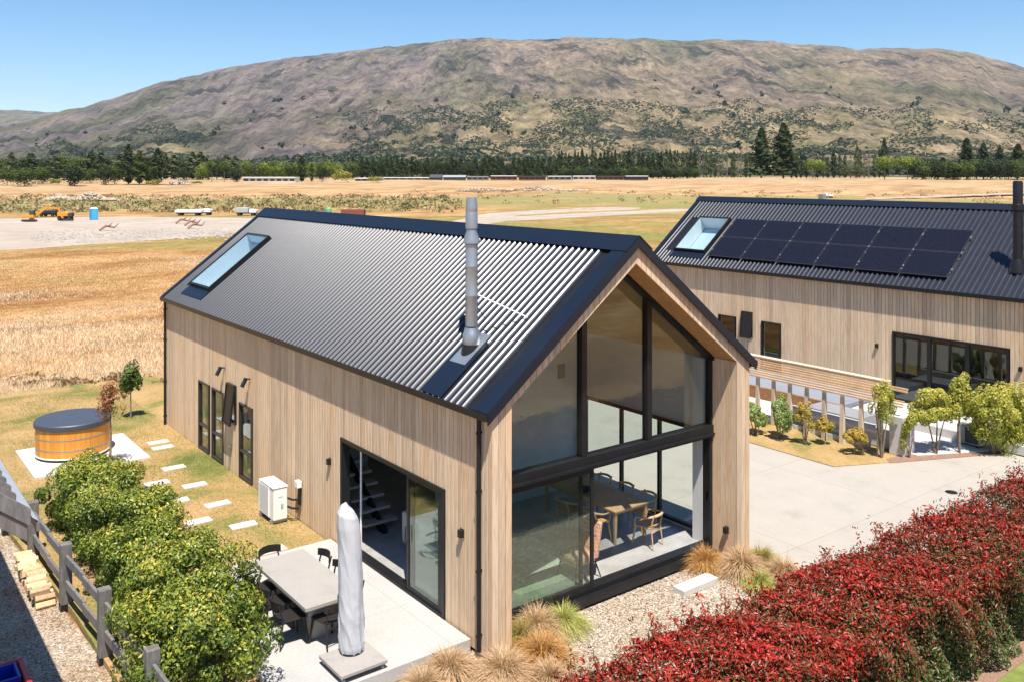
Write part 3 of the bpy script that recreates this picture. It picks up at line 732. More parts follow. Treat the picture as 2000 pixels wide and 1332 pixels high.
# solar panels
k = N('solar cells'); v = k.coords((1, 1, 1)); br = k.n('TexBrick'); br.offset = 0; br.inputs['Scale'].default_value = 6.2
br.inputs['Mortar Size'].default_value = .012; br.inputs['Color1'].default_value = (.010, .011, .018, 1); br.inputs['Color2'].default_value = (.013, .013, .022, 1); br.inputs['Mortar'].default_value = (.004, .004, .006, 1)
k.l(v, br.inputs['Vector']); k.base(br.outputs[0], .12, 0, .25); m_solar = k.m
m_alu = plain('anodised panel edge', (.10, .10, .11), .35, .6)
yy0, yy1 = 2.86, 13.13; pw = (yy1-yy0)/6
for i in range(6):
    for xa, xb in ((.30, 1.255), (1.275, 2.20)):
        a, b = yy0+i*pw+.022, yy0+(i+1)*pw-.022
        p = obj('solar_panel', slope_strip(MB(), xa, xb, a, b, .14, .035, xo=NX, zt=zt2), m_alu, NB)
        obj('cells', slope_strip(MB(), xa+.015, xb-.015, a+.015, b-.015, .144, .003, xo=NX, zt=zt2), m_solar, p)
mb = MB()
for xx in (.5, 1.05, 1.5, 2.0): slope_strip(mb, xx-.02, xx+.02, yy0+.02, yy1-.02, .10, .04, xo=NX, zt=zt2)
for i in range(7):
    yb_ = yy0+i*pw
    for xx in (.6, 1.265, 1.9): slope_strip(mb, xx-.03, xx+.03, yb_-.018, yb_+.018, .15, .05, xo=NX, zt=zt2)
obj('panel_rail', mb, m_steel, NB)
slw = casement(NB, 'sliding_door', NX, *NO[0], m_black, fw=.07)
for y_ in (2.03, 3.32): obj('mullion', MB().box(NX-.03, NX+.08, y_, y_+.12, nz0+.07, 2.47), m_black, slw)
for o_ in (NO[1], NO[3]): casement(NB, 'window', NX, *o_, m_black)
awn = casement(NB, 'window', NX, *NO[2], m_black)
mb = MB(); ya, yb = NO[2][0], NO[2][1]
for y in (ya+.02, yb-.02): mb.bar((NX-.05, y, 2.44), (NX-.15, y, 1.46), .05, .05)
mb.bar((NX-.03, ya, 2.44), (NX-.03, yb, 2.44), .06, .06); mb.bar((NX-.15, ya, 1.46), (NX-.15, yb, 1.46), .06, .06); mb.bar((NX-.05, (ya+yb)/2, 2.44), (NX-.15, (ya+yb)/2, 1.46), yb-ya-.02, .012, up=(1, 0, 0))
sh_ = obj('sash', mb, m_black, awn)
f2x, f2y = NX+.90, .92; f2z = zt2(.90)
f2 = thing('chimney_flue', 'black flue pipe rising from the solar panelled roof at the right edge', 'flue', (f2x, f2y, f2z))
obj('boot', MB().lathe((f2x, f2y, f2z-.1), [(.26, 0), (.22, .3), (.17, .45)], 24), m_black, f2, smooth=True)
obj('pipe', MB().lathe((f2x, f2y, f2z+.3), [(.15, 0), (.15, 1.6), (.18, 1.62), (.18, 1.8), (.15, 1.82), (.15, 2.5), (.13, 2.55), (.1, 2.56)], 24), m_black, f2, smooth=True)

# wall lights
def wall_light(x, y, z, label, parent_side=-1, size=(.08, .09, .13)):
    a, b, c = size
    t = thing('wall_light', label, 'light', (x, y, z))
    obj('housing', MB().box(min(x+parent_side*a, x+parent_side*.012), max(x+parent_side*a, x+parent_side*.012), y-b/2, y+b/2, z-c/2, z+c/2), m_black, t, bevel=.004)
    obj('back_plate', MB().box(min(x, x+parent_side*.011), max(x, x+parent_side*.011), y-b/2-.01, y+b/2+.01, z-c/2-.01, z+c/2+.01), m_bframe, t)
wall_light(.0, 6.06, 1.67, 'small dark wall light left of the big side door of the near house')
wall_light(.0, .88, 1.72, 'small dark wall light right of the big side door, near the downpipe')
wall_light(6.37, .25, .45, 'small dark light low on the right inner side of the glazed gable', -1)
wall_light(NX, 5.26, 1.95, 'small dark wall light on the far house left of its glass doors')
wall_light(NX, .45, 1.95, 'small dark wall light on the far house at the right edge of the photo')
def flood(x, y, z, label):
    t = thing('flood_light', label, 'light', (x, y, z))
    obj('arm', MB().bar((x, y, z+.06), (x-.16, y, z+.10), .05, .03), m_black, t)
    obj('head', MB().bar((x-.10, y, z+.10), (x-.22, y, z-.12), .14, .06, up=(1, 0, 0)), m_black, t, bevel=.005)
flood(.0, 12.66, 2.55, 'angled dark spotlight high on the side wall above the second tall window')
flood(.0, 10.77, 2.58, 'angled dark spotlight high on the side wall above the tall window nearest the heat pump')
# garden tap and pipe
tp = thing('garden_tap', 'thin metal tap pipe at the foot of the side wall between the tall windows', 'tap', (-.02, 12.2, -.1))
obj('pipe', MB().tube([(-.035, 12.25, -.12), (-.035, 12.05, .62)], .010, 6), m_steel, tp); obj('spout', MB().tube([(-.035, 12.05, .62), (-.12, 11.98, .60)], .014, 6), m_steel, tp)

# ------------------------------------------------------------------ patio and furniture
pt = obj('patio', MB().box(-3.35, -.035, .58, 5.98, -.24, .0), m_patio, kind='structure', bevel=.008)
tb = thing('outdoor_table', 'large pale concrete dining table on the patio', 'table', (-2.0, 3.0, 0))
obj('tabletop', MB().box(-2.50, -1.50, 1.86, 4.16, .68, .745), m_table, tb, bevel=.006)
for y in (2.25, 3.77):
    s = 1 if y < 3 else -1
    obj('leg', MB().add([(-2.22, y-.04*s, 0), (-1.78, y-.04*s, 0), (-1.78, y+.18*s, 0), (-2.22, y+.18*s, 0), (-2.36, y-.18*s, .679), (-1.64, y-.18*s, .679), (-1.64, y+.2*s, .679), (-2.36, y+.2*s, .679)],
        [(3, 2, 1, 0), (4, 5, 6, 7), (0, 1, 5, 4), (1, 2, 6, 5), (2, 3, 7, 6), (3, 0, 4, 7)]), m_table, tb, bevel=.004)
def chair(name, label, mat, seatmat, group, arms=False):
    t = thing(name, label, 'chair', (0, 0, 0), group)   # faces +x
    W = .22
    obj('seat', MB().prism([(-.21, -.19), (.21, -.22), (.22, -.18), (.22, .18), (.21, .22), (-.21, .19)], 'z', .44, .465), seatmat, t, bevel=.006)
    for y in (-1, 1):
        obj('leg', MB().bar((.24, y*.235, 0), (.18, y*.19, .44), .022, .022, w2=.036, h2=.036), mat, t)
        obj('leg', MB().tube([(-.27, y*.21, 0), (-.21, y*.19, .44), (-.24, y*.20, .60), (-.29, y*.19, .76)], [.012, .017, .016, .014], 8), mat, t)
    obj('stretcher', MB().bar((-.22, -.19, .36), (-.22, .19, .36), .018, .03).bar((.20, -.19, .40), (.20, .19, .40), .018, .04), mat, t)
    pts = []
    n = 11; lo, hi = .66, .80
    vs = []; fs = []
    for i in range(n):
        a = -1+2*i/(n-1); y = a*.235; x = -.315+.10*a*a
        for xx, zz in ((x-.009, lo), (x+.009, lo), (x+.004, hi-.012*a*a), (x-.014, hi-.012*a*a)): vs.append((xx, y, zz))
    for i in range(n-1):
        for k_ in range(4): fs.append((i*4+k_, i*4+(k_+1) % 4, (i+1)*4+(k_+1) % 4, (i+1)*4+k_))
    fs += [(0, 1, 2, 3), tuple(range((n-1)*4, n*4))[::-1]]
    if not arms: obj('backrest', MB().add(vs, fs), mat, t, smooth=False)
    else:
        pts = [(.12, -.27, .665), (-.05, -.285, .675)]+[(-.08-.24*math.sin(a), -.285*math.cos(a), .68+.05*math.sin(a)) for a in np.linspace(0, PI, 11)]+[(-.05, .285, .675), (.12, .27, .665)]
        obj('backrest', MB().tube(pts, [.012, .018]+[.018+.012*math.sin(a) for a in np.linspace(0, PI, 11)]+[.018, .012], 10), mat, t, smooth=True)
        obj('arm_post', MB().tube([(.18, -.2, .42), (.15, -.27, .6), (.12, -.27, .665)], .015, 8).tube([(.18, .2, .42), (.15, .27, .6), (.12, .27, .665)], .015, 8), mat, t, smooth=True)
    return t
G1 = 'black chairs around the concrete patio table'
oc = chair('patio_chair', 'x', m_blackch, m_blackch, G1)
spots = [(-2.55, 2.38, 0, 'black chair on the hedge side of the patio table, nearest the parasol'),
 (-2.55, 3.02, 0, 'black chair in the middle of the hedge side of the patio table'),
 (-2.55, 3.66, 0, 'black chair on the hedge side of the patio table, farthest from the parasol'),
 (-1.52, 2.38, PI, 'black chair on the house side of the patio table, mostly hidden behind the parasol cover'),
 (-1.52, 3.05, PI, 'black chair in the middle of the house side of the patio table'),
 (-1.52, 3.68, PI, 'black chair on the house side of the patio table, farthest from the parasol'),
 (-2.05, 1.92, PI/2+.15, 'black chair at the near end of the patio table beside the parasol base'),
 (-2.02, 4.28, -PI/2+.1, 'black chair at the far end of the patio table, only its backrest showing')]
for i, (x, y, rz, lb) in enumerate(spots):
    if i == 0: oc.location = (x, y, 0); oc.rotation_euler = (0, 0, rz); oc['label'] = lb
    else: copy_tree(oc, (x, y, 0), rz, lb)
# covered parasol
pu = thing('folded_parasol', 'folded parasol under a pale grey cover on a square wheeled base', 'parasol', (-2.0, 1.05, 0))
obj('base', MB().box(-2.47, -1.64, .62, 1.42, .09, .15), m_table, pu, bevel=.01)
for x in (-2.40, -1.71):
    for y in (.69, 1.35): obj('castor', MB().tube([(x-.02, y, .035), (x+.02, y, .035)], .034, 12).box(x-.03, x+.03, y-.02, y+.02, .06, .089), m_steel, pu)
mesh_v = []; seg = 72; rings = []
zs = np.linspace(0, 1, 130); cx0, cy0 = -1.98, 1.22
for t in zs:
    z = .17+2.40*t
    r = np.interp(t, [0, .03, .3, .6, .85, .93, .98, 1.0], [.20, .215, .205, .19, .185, .165, .10, .03])
    ring = []
    for k_ in range(seg):
        a = 2*PI*k_/seg
        q1 = mnoise.noise(Vector((math.cos(a)*1.6+z*1.1, math.sin(a)*1.6-z*.8, z*1.3)))
        q2 = mnoise.noise(Vector((math.cos(a)*4+z*3.5, math.sin(a)*4-z*3.0, z*3.0)))
        wr_ = .006*(1-2*min(1, abs(q1)*2.4))*(1.9-1.4*t)+.0035*(1-2*min(1, abs(q2)*2.2))*(1.3-t)
        rr = r*(1+.12*max(0, t-.75)*4*math.cos(a-2.6))+wr_*min(1, r/.1)
        ring.append((cx0-.07*t*t+rr*math.cos(a), cy0+rr*math.sin(a), z + (.05*math.cos(a-2.6) if t > .9 else 0)))
    rings.append(ring)
m_cover = plain('grey woven cover', (.47, .475, .495), .75, 0, .05, 4, .3, .1)
obj('cover', MB().tube_rings(rings, seg), m_cover, pu, smooth=True)
obj('foot_ring', MB().lathe((cx0, cy0, .151), [(.20, 0), (.20, .03)], 24), m_black, pu)

# heat pump
hp = thing('heat_pump', 'white outdoor heat pump unit on the lawn against the side wall', 'heat pump', (-.45, 8.1, -.12))
obj('casing', MB().box(-.62, -.28, 7.72, 8.56, -.02, .72), m_whitep, hp, bevel=.015)
obj('lid', MB().box(-.635, -.265, 7.705, 8.575, .721, .745), m_whitep, hp, bevel=.006)
grl = MB()
for i in range(22): grl.box(-.645, -.632, 7.98, 8.54, .03+i*.031, .04+i*.031)
grl.box(-.648, -.622, 7.96, 7.98, .02, .71).box(-.648, -.622, 8.53, 8.55, .02, .71)
obj('grille', grl, m_whitep, hp); obj('fan_opening', MB().box(-.628, -.6205, 8.0, 8.52, .03, .70), plain('grey fan shade', (.40, .40, .39)), hp)
obj('foot', MB().box(-.66, -.24, 7.80, 7.86, -.12, -.021), m_steel, hp); obj('foot', MB().box(-.66, -.24, 8.42, 8.48, -.12, -.021), m_steel, hp)
obj('badge', MB().box(-.50, -.40, 7.7165, 7.7195, .50, .52).box(-.44, -.38, 7.7165, 7.7195, .22, .34), plain('grey print', (.35, .36, .38)), hp)
obj('pipe_cover', MB().box(-.06, -.02, 7.52, 7.64, .28, .78).tube([(-.30, 7.8, .45), (-.2, 7.62, .42), (-.05, 7.58, .40)], .025, 8).tube([(-.30, 7.8, .25), (-.2, 7.62, .22), (-.05, 7.58, .2)], .025, 8), m_black, hp)
obj('isolator', MB().box(-.14, -.03, 7.48, 7.64, .70, .86), m_whitep, hp, bevel=.01)

# hot tub
hx, hy = -3.12, 16.38
one('hot_tub_slab', MB().box(-4.42, -1.44, 14.60, 17.62, -.19, -.075), m_padc, 'square pale concrete slab on the lawn beneath the hot tub', 'slab', bevel=.006)
ht = thing('hot_tub', 'round cedar hot tub with steel bands and a dark lid', 'hot tub', (hx, hy, -.07))
m_tub = wood('varnished cedar staves', [(.50, .20, .035), (.66, .29, .05), (.74, .37, .08)], rough=.35, rnd=.3)
n = 46; sm = None
R0 = .98
for i in range(n):
    if sm is None:
        w_ = 2*PI*R0/n; sm = MB().box(R0-.045, R0, -w_/2+.0015, w_/2-.0015, 0, .80).mesh('stave')
    o = obj('stave', sm, m_tub, ht, local=True); o.rotation_euler = (0, 0, 2*PI*i/n); o.location = (0, 0, .07)
obj('shell', MB().lathe((hx, hy, -.02), [(.92, 0), (.92, .8)], 48), m_dark, ht)
for z in (.22, .52):
    obj('band', MB().lathe((hx, hy, z), [(R0+.001, 0), (R0+.006, .002), (R0+.006, .032), (R0+.001, .034)], 64), m_steel, ht, smooth=False)
obj('base_ring', MB().lathe((hx, hy, -.07), [(.95, 0), (.96, .068)], 48), m_black, ht)
obj('skirt', MB().lathe((hx, hy, -.0005), [(R0+.012, 0), (R0+.012, .035)], 64), m_whitep, ht)
m_lid = plain('slate vinyl lid', (.050, .060, .080), .5, 0, .08, 2, .5)
obj('lid', MB().lathe((hx, hy, .79), [(R0+.02, 0), (R0+.045, .02), (R0+.045, .14), (R0+.02, .17), (.6, .185), (.02, .19)], 64), m_lid, ht, smooth=True)
# stepping stones
stones = [(-1.18, 13.32, 'inner-row stepping stone beside the tall windows nearest the hot tub slab'), (-1.18, 11.56, 'inner-row stepping stone level with the window nearest the heat pump'),
 (-1.18, 9.85, 'inner-row stepping stone two places before the heat pump'), (-1.17, 8.16, 'inner-row stepping stone directly in front of the heat pump'), (-1.2, 6.43, 'stepping stone touching the far edge of the patio'),
 (-1.92, 12.32, 'outer-row stepping stone nearest the hot tub slab'), (-1.92, 10.68, 'middle stone of the outer row of stepping stones'), (-1.93, 9.02, 'outer-row stepping stone nearest the patio shrubs'),
 (-.82, 16.05, 'far one of the paired stepping stones near the back house corner'), (-.87, 15.42, 'near one of the paired stepping stones near the back house corner')]
sb = None
for x, y, lb in stones:
    if sb is None:
        sb = MB().box(-.30, .30, -.155, .155, -.04, .025).mesh('stepping_stone')
    o = obj('stepping_stone', sb, m_padc, None, bevel=.006); o.location = (x, y, -.12); o.rotation_euler = (0, 0, random.uniform(-.05, .05))
    tag(o, lb, 'stepping stone', 'stepping stones across the side lawn')
one('concrete_step', MB().box(4.42, 5.43, -.30, .0, -.23, -.115), m_padc, 'white rectangular concrete step lying on the gravel in front of the glazing', 'step', bevel=.006)
mh = one('manhole_cover', MB().lathe((14.07, -.7, -.134), [(.15, 0), (.15, .006)], 24), m_black, 'round dark drain cover set in the driveway by the hedge', 'drain cover')

# ------------------------------------------------------------------ interior furniture
dt = thing('dining_table', 'light oak dining table inside the glazed gable room', 'table', (5.15, 3.1, 0))
obj('tabletop', MB().box(4.64, 5.68, 1.85, 4.30, .71, .745), m_oak, dt, bevel=.006)
for x in (4.70, 5.62):
    for y in (1.92, 4.22): obj('leg', MB().bar((x, y, 0), (x, y, .709), .04, .04, w2=.07, h2=.07), m_oak, dt)
obj('apron', MB().box(4.72, 5.60, 1.92, 1.94, .64, .709).box(4.72, 5.60, 4.20, 4.22, .64, .709).box(4.72, 4.74, 1.95, 4.19, .64, .709).box(5.58, 5.60, 1.95, 4.19, .64, .709), m_oak, dt)
bw = one('bowl', MB().lathe((4.95, 3.15, .747), [(.05, 0), (.15, .06), (.18, .09), (.165, .09), (.04, .02)], 24), m_dark, 'black bowl on the indoor dining table', 'bowl', smooth=True)
G2 = 'oak chairs around the indoor dining table'
ic = chair('dining_chair', 'x', m_oak, m_oak, G2, arms=True)
for i, (x, y, rz, lb) in enumerate([(5.25, 1.50, PI/2+.25, 'oak chair at the end of the indoor table nearest the glazing'),
 (4.52, 2.32, .1, 'oak chair on the left side of the indoor table, nearest the glazing'), (4.48, 3.15, 0, 'oak chair on the left side of the indoor table behind the door post'),
 (5.86, 2.25, PI, 'oak chair on the window side of the indoor table, nearest the glazing'), (5.88, 3.0, PI, 'middle oak chair on the window side of the indoor table'),
 (5.88, 3.75, PI, 'oak chair on the window side of the indoor table, farthest from the glazing')]):
    if i == 0: ic.location = (x, y, 0); ic.rotation_euler = (0, 0, rz); ic['label'] = lb
    else: copy_tree(ic, (x, y, 0), rz, lb)
k = N('plaid upholstery'); v = k.coords()
wv = []
for ax, sc in (('X', 9), ('Z', 9)):
    wa = k.n('TexWave'); wa.bands_direction = ax; wa.inputs['Scale'].default_value = sc*.5; k.l(v, wa.inputs['Vector']); wv.append(k.ramp(wa.outputs[0], [(.75, (.50, .26, .16)), (.85, (.62, .50, .38)), (.93, (.10, .06, .06))]))
k.base(k.mix(.5, wv[0], wv[1]), .9); m_plaid = k.m
ac = thing('armchair', 'plaid wingback armchair just inside the sliding glass panels', 'armchair', (3.1, 1.25, 0))
obj('seat', MB().box(2.75, 3.30, 1.00, 1.55, .30, .48), m_plaid, ac, bevel=.05)
obj('backrest', MB().add([(3.22, .98, .36), (3.36, .98, .36), (3.36, 1.58, .36), (3.22, 1.58, .36), (3.42, 1.02, 1.05), (3.52, 1.02, 1.05), (3.52, 1.54, 1.05), (3.42, 1.54, 1.05)], [(3, 2, 1, 0), (4, 5, 6, 7), (0, 1, 5, 4), (1, 2, 6, 5), (2, 3, 7, 6), (3, 0, 4, 7)]), m_plaid, ac, bevel=.045)
for a, b in (((2.8, 1.04), (2.76, 1.0)), ((2.8, 1.5), (2.76, 1.56)), ((3.3, 1.04), (3.40, .98)), ((3.3, 1.5), (3.40, 1.58))): obj('leg', MB().bar((b[0], b[1], 0), (a[0], a[1], .31), .02, .02, w2=.035, h2=.035), m_blackch, ac)
m_sofa = plain('pale grey sofa fabric', (.42, .43, .40), .95, 0, .08, 20)
sf = thing('sofa', 'pale grey sofa with cushions behind the left glass door', 'sofa', (1.5, 3.4, 0))
obj('seat', MB().box(1.15, 2.1, 2.4, 4.6, .12, .42), m_sofa, sf, bevel=.04); obj('backrest', MB().box(.95, 1.2, 2.4, 4.6, .12, .80), m_sofa, sf, bevel=.05)
obj('armrest', MB().box(1.2, 2.1, 2.15, 2.4, .12, .60), m_sofa, sf, bevel=.04); obj('armrest', MB().box(1.2, 2.1, 4.6, 4.85, .12, .60), m_sofa, sf, bevel=.04)
for y in (2.6, 3.3): obj('cushion', MB().bar((1.28, y, .44), (1.22, y+.05, .86), .42, .14, up=(1, 0, 0)), m_whitep, sf, bevel=.05)
one('rug', MB().box(1.6, 3.4, 1.3, 3.9, .002, .012), plain('pale wool rug', (.45, .44, .38), .95), 'pale rug on the living room floor behind the glass door', 'rug')

# ------------------------------------------------------------------ leaf things
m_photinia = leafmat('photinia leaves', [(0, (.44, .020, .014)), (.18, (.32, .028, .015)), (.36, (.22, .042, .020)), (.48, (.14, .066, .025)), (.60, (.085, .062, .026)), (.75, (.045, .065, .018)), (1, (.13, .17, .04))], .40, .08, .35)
m_griselinia = leafmat('yellow-green shrub leaves', [(0, (.035, .065, .012)), (.3, (.075, .125, .02)), (.55, (.18, .23, .03)), (.78, (.36, .355, .045)), (1, (.54, .44, .08))], .38, .22, .4)
m_twig = plain('brown twigs', (.10, .07, .05), .9, 0, .3, 8, .2)
m_bark = plain('grey bark', (.20, .16, .12), .9, 0, .3, 8, .2, .4)

# red hedge
def hedge():
    x0, x1, y0, y1, z0, z1 = -1.55, 14.6, -5.28, -3.30, -.12, 1.50
    t = thing('photinia_hedge', 'long dense hedge with glossy red young leaves above green', 'hedge', (6, -4.25, -.13))
    mb = MB(); nseg = 34
    rng = random.Random(3)
    for i in range(nseg):
        a = x0+.3+i*(x1-x0-.6)/nseg
        mb.bar((a, -4.25+rng.uniform(-.5, .5), z0), (a+rng.uniform(-.2, .2), -4.25+rng.uniform(-.6, .6), 1.2), .05, .05, w2=.02, h2=.02)
    obj('stem', mb, m_twig, t, kind='stuff')
    P, Nn, R = [], [], []
    def bump(x, y): return .07*np.sin(x*1.9+np.cos(y*2.1))+.05*np.sin(x*5.1+y*3.3)+.04*np.sin(x*11+y*7)
    # density falls off away from the camera
    def samp(n, face):
        x = RNG.uniform(x0, x1, n); keep = RNG.uniform(0, 1, n) < np.clip(1.25-(x+2)/22, .45, 1); x = x[keep]; n = len(x)
        d = RNG.exponential(.13, n); d = np.minimum(d, .5)
        if face == 'top':
            y = RNG.uniform(y0, y1, n); z = z1+bump(x, y)-d-.25*np.clip(abs(y-(y0+y1)/2)-.75, 0, 1)
            nn = np.tile([0, 0, 1.], (n, 1)); h = 1-d*1.6
        else:
            s = -1 if face == 'near' else 1
            z = RNG.uniform(z0, z1+.05, n); yy = (y0 if s < 0 else y1)
            y = yy+s*(.10*np.sin(x*3.1+z*4)+.06*np.sin(x*9+z*6)-d-.22*np.clip(z-1.2, 0, 1)); nn = np.tile([0, s*1., .35], (n, 1)); h = (z-z0)/(z1-z0)*.8-d*1.2
        return np.stack([x, y, z], 1), nn, h
    for n, f in ((88000, 'top'), (48000, 'near'), (12000, 'far')):
        p, q, h = samp(n, f)
        # clumps of hue: brighter red to the left / outside, greener in pockets low down
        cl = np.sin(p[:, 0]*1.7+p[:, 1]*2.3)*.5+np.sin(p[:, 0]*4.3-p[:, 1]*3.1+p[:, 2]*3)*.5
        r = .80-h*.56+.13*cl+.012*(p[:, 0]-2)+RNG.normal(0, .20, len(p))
        P.append(p); Nn.append(q); R.append(r)
    # shoots standing proud of the top
    ns = 560; sx = RNG.uniform(x0, x1, ns); sy = np.where(RNG.uniform(0, 1, ns) < .45, RNG.uniform(y1-.45, y1, ns), RNG.uniform(y0, y1, ns)); sz = z1+bump(sx, sy)-.25
    lean = RNG.normal(0, .16, (ns, 2)); Lh = RNG.uniform(.25, .52, ns)
    k_ = 13; tt = np.linspace(.35, 1, k_)
    sp = np.stack([sx[:, None]+lean[:, :1]*tt, sy[:, None]+lean[:, 1:]*tt, sz[:, None]+Lh[:, None]*tt], 2).reshape(-1, 3)+RNG.normal(0, .028, (ns*k_, 3))
    P.append(sp); Nn.append(np.tile([0, 0, .35], (len(sp), 1))); R.append(np.repeat(RNG.uniform(.05, .55, ns), k_)+RNG.normal(0, .08, ns*k_))
    P = np.concatenate(P); Nn = np.concatenate(Nn); R = np.clip(np.concatenate(R), 0, 1)
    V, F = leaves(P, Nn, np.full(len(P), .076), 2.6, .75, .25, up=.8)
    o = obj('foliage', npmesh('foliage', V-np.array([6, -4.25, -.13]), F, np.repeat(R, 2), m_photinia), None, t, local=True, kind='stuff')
    # woody interior that stops light
    V, F = [], []
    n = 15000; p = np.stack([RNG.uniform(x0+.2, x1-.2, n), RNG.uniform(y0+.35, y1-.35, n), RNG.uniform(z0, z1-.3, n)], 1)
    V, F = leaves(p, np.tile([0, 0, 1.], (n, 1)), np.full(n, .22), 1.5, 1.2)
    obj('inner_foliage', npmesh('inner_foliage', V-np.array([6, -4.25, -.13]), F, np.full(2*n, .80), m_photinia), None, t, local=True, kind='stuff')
hedge()

def blob_points(n, c, r, lumps, rng, squash=1., inner=.25, lo=.30, hi=.50, a_=.38, b_=.74, flip=True):
    """points on a lumpy crown: lumps spheres spread over an ellipsoid"""
    c = np.array(c); r = np.array(r)
    d = unit(rng.normal(0, 1, (lumps, 3)))
    if flip: d[:, 2] = np.where(d[:, 2] < -.55, -d[:, 2], d[:, 2])
    L = c+d*r*rng.uniform(a_, b_, (lumps, 1)); lr = rng.uniform(lo, hi, lumps)
    i = rng.integers(0, lumps, n); q = unit(rng.normal(0, 1, (n, 3)))
    rad = np.where(rng.uniform(0, 1, n) < inner, rng.uniform(.2, .9, n), rng.uniform(.85, 1.08, n))
    P = L[i]+q*(lr[i]*rad)[:, None]*r; Nn = unit((P-c)/r)*.6+q*.8
    return P, Nn, rng.uniform(-.12, .12, lumps)[i], q[:, 2]
def shrub(name, label, cat, pos, rad, h, n, size, mat, rng, group=None, lumps=16, trunk=True, zc=.55, tone=.5, ratio=2.1, stems=5, spread=.5, **bk):
    x, y, z = pos; t = thing(name, label, cat, pos, group)
    rz = h*(1-zc) if zc < .95 else .3; cz = z+h*zc
    P, Nn, off, qz = blob_points(n, (x, y, cz), (rad, rad, h*.5 if zc <= .55 else h*(1-zc)), lumps, rng, **bk)
    P[:, 2] = np.maximum(P[:, 2], z+.03)
    hz = (P[:, 2]-z)/max(.1, h)
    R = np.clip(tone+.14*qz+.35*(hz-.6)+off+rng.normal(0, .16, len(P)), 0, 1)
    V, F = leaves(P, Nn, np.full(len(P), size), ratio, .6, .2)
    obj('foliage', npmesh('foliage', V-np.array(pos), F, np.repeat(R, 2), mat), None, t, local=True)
    mb = MB()
    for i in range(stems):
        a = 2*PI*i/stems+.4; e = (x+math.cos(a)*rad*spread, y+math.sin(a)*rad*spread, z+h*zc*1.1)
        mid = ((x+e[0])/2+rng.uniform(-.04, .04), (y+e[1])/2, z+h*zc*.55)
        mb.tube([(x, y, z-.05), mid, e], [.012+.012*h, .009+.006*h, .006], 6)
    obj('trunk' if stems == 1 else 'stem', mb, m_bark, t)
    return t
rg_ = np.random.default_rng(5)
rowg = 'yellow-green shrubs planted along the fence'
rw = [(-3.95, 10.55, 1.75, .78, 'smallest and farthest yellow-green shrub of the row, beside the hot tub slab'),
      (-3.85, 9.15, 1.95, .88, 'second farthest yellow-green shrub of the row along the fence'),
      (-3.75, 7.75, 1.95, .92, 'third farthest yellow-green shrub of the row, opposite the heat pump'),
      (-3.70, 6.3, 2.0, .98, 'yellow-green shrub at the far left corner of the patio'),
      (-3.90, 4.85, 2.05, 1.02, 'yellow-green shrub behind the far end of the patio table'),
      (-3.85, 3.45, 2.0, 1.12, 'large yellow-green shrub beside the patio table chairs'),
      (-4.05, 2.05, 1.85, 1.10, 'nearest yellow-green shrub of the row, at the bottom edge of the photo')]
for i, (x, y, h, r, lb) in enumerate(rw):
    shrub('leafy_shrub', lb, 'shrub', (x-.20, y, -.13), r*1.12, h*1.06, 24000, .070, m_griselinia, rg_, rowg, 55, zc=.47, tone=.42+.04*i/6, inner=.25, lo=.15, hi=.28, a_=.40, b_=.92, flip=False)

# saplings
m_redleaf = leafmat('bronze sapling leaves', [(0, (.10, .05, .02)), (.5, (.28, .09, .04)), (1, (.38, .16, .06))], .45, .3)
m_green = leafmat('mid green leaves', [(0, (.03, .06, .015)), (.5, (.07, .13, .025)), (1, (.17, .24, .05))], .45, .3)
shrub('sapling', 'thin bronze-leaved sapling standing in front of the hot tub', 'tree', (-2.6, 14.35, -.12), .40, 2.55, 900, .085, m_redleaf, rg_, None, 12, zc=.66, stems=1, spread=0)
shrub('sapling', 'small green sapling on the lawn behind the house corner', 'tree', (-.73, 19.42, -.12), .36, 1.9, 1500, .12, m_green, rg_, None, 12, zc=.62, stems=1, spread=0)

# tussock grasses
def tussock_mesh(n, h, r, rng):
    a = rng.uniform(0, 2*PI, n); lean = rng.uniform(.1, 1.25, n)**.8; L = h*rng.uniform(.45, 1.25, n); sw = rng.normal(0, .18, n)
    V = []; segs = 4
    base = np.stack([np.cos(a)*r*.22*rng.uniform(-1, 1, n), np.sin(a)*r*.22*rng.uniform(-.6, 1, n), np.zeros(n)], 1)
    out = np.stack([np.cos(a), np.sin(a), np.zeros(n)], 1); side = np.stack([-np.sin(a), np.cos(a), np.zeros(n)], 1)
    rows = []
    for s in range(segs+1):
        t = s/segs; p = base+out*(lean*r*(t**1.3))[:, None]+side*(sw*r*t*t)[:, None]; p[:, 2] = L*(1.5*t-(.35+.95*lean)*t*t)*.95; p[:, 2] = np.maximum(p[:, 2], .01)
        w = .0055*(1-t*.8); rows.append((p-side*w, p+side*w))
    V = np.stack([q for pr in rows for q in pr], 1).reshape(-1, 3); m = 2*(segs+1)
    F = []
    i = np.arange(n)*m
    for s in range(segs): F.append(np.stack([i+2*s, i+2*s+1, i+2*s+3, i+2*s+2], 1))
    F = np.stack(F, 1).reshape(-1, 4)
    return V, F, np.repeat(rng.uniform(0, 1, n), segs)
def grassmat(name, stops): return leafmat(name, stops, .6, .35, .3)
gm = {'rust': grassmat('rusty tussock blades', [(0, (.42, .19, .05)), (.5, (.60, .32, .11)), (1, (.68, .46, .22))]),
      'tan': grassmat('tan tussock blades', [(0, (.44, .28, .14)), (.5, (.62, .42, .25)), (1, (.74, .56, .38))]),
      'lime': grassmat('lime tussock blades', [(0, (.28, .30, .06)), (.5, (.48, .48, .13)), (1, (.64, .58, .26))]),
      'olive': grassmat('olive tussock blades', [(0, (.24, .20, .05)), (.5, (.40, .31, .08)), (1, (.55, .40, .16))])}
protos = {k_: [tussock_mesh(1300, .50, .48, np.random.default_rng(i+20)) for i in range(2)] for k_ in gm}
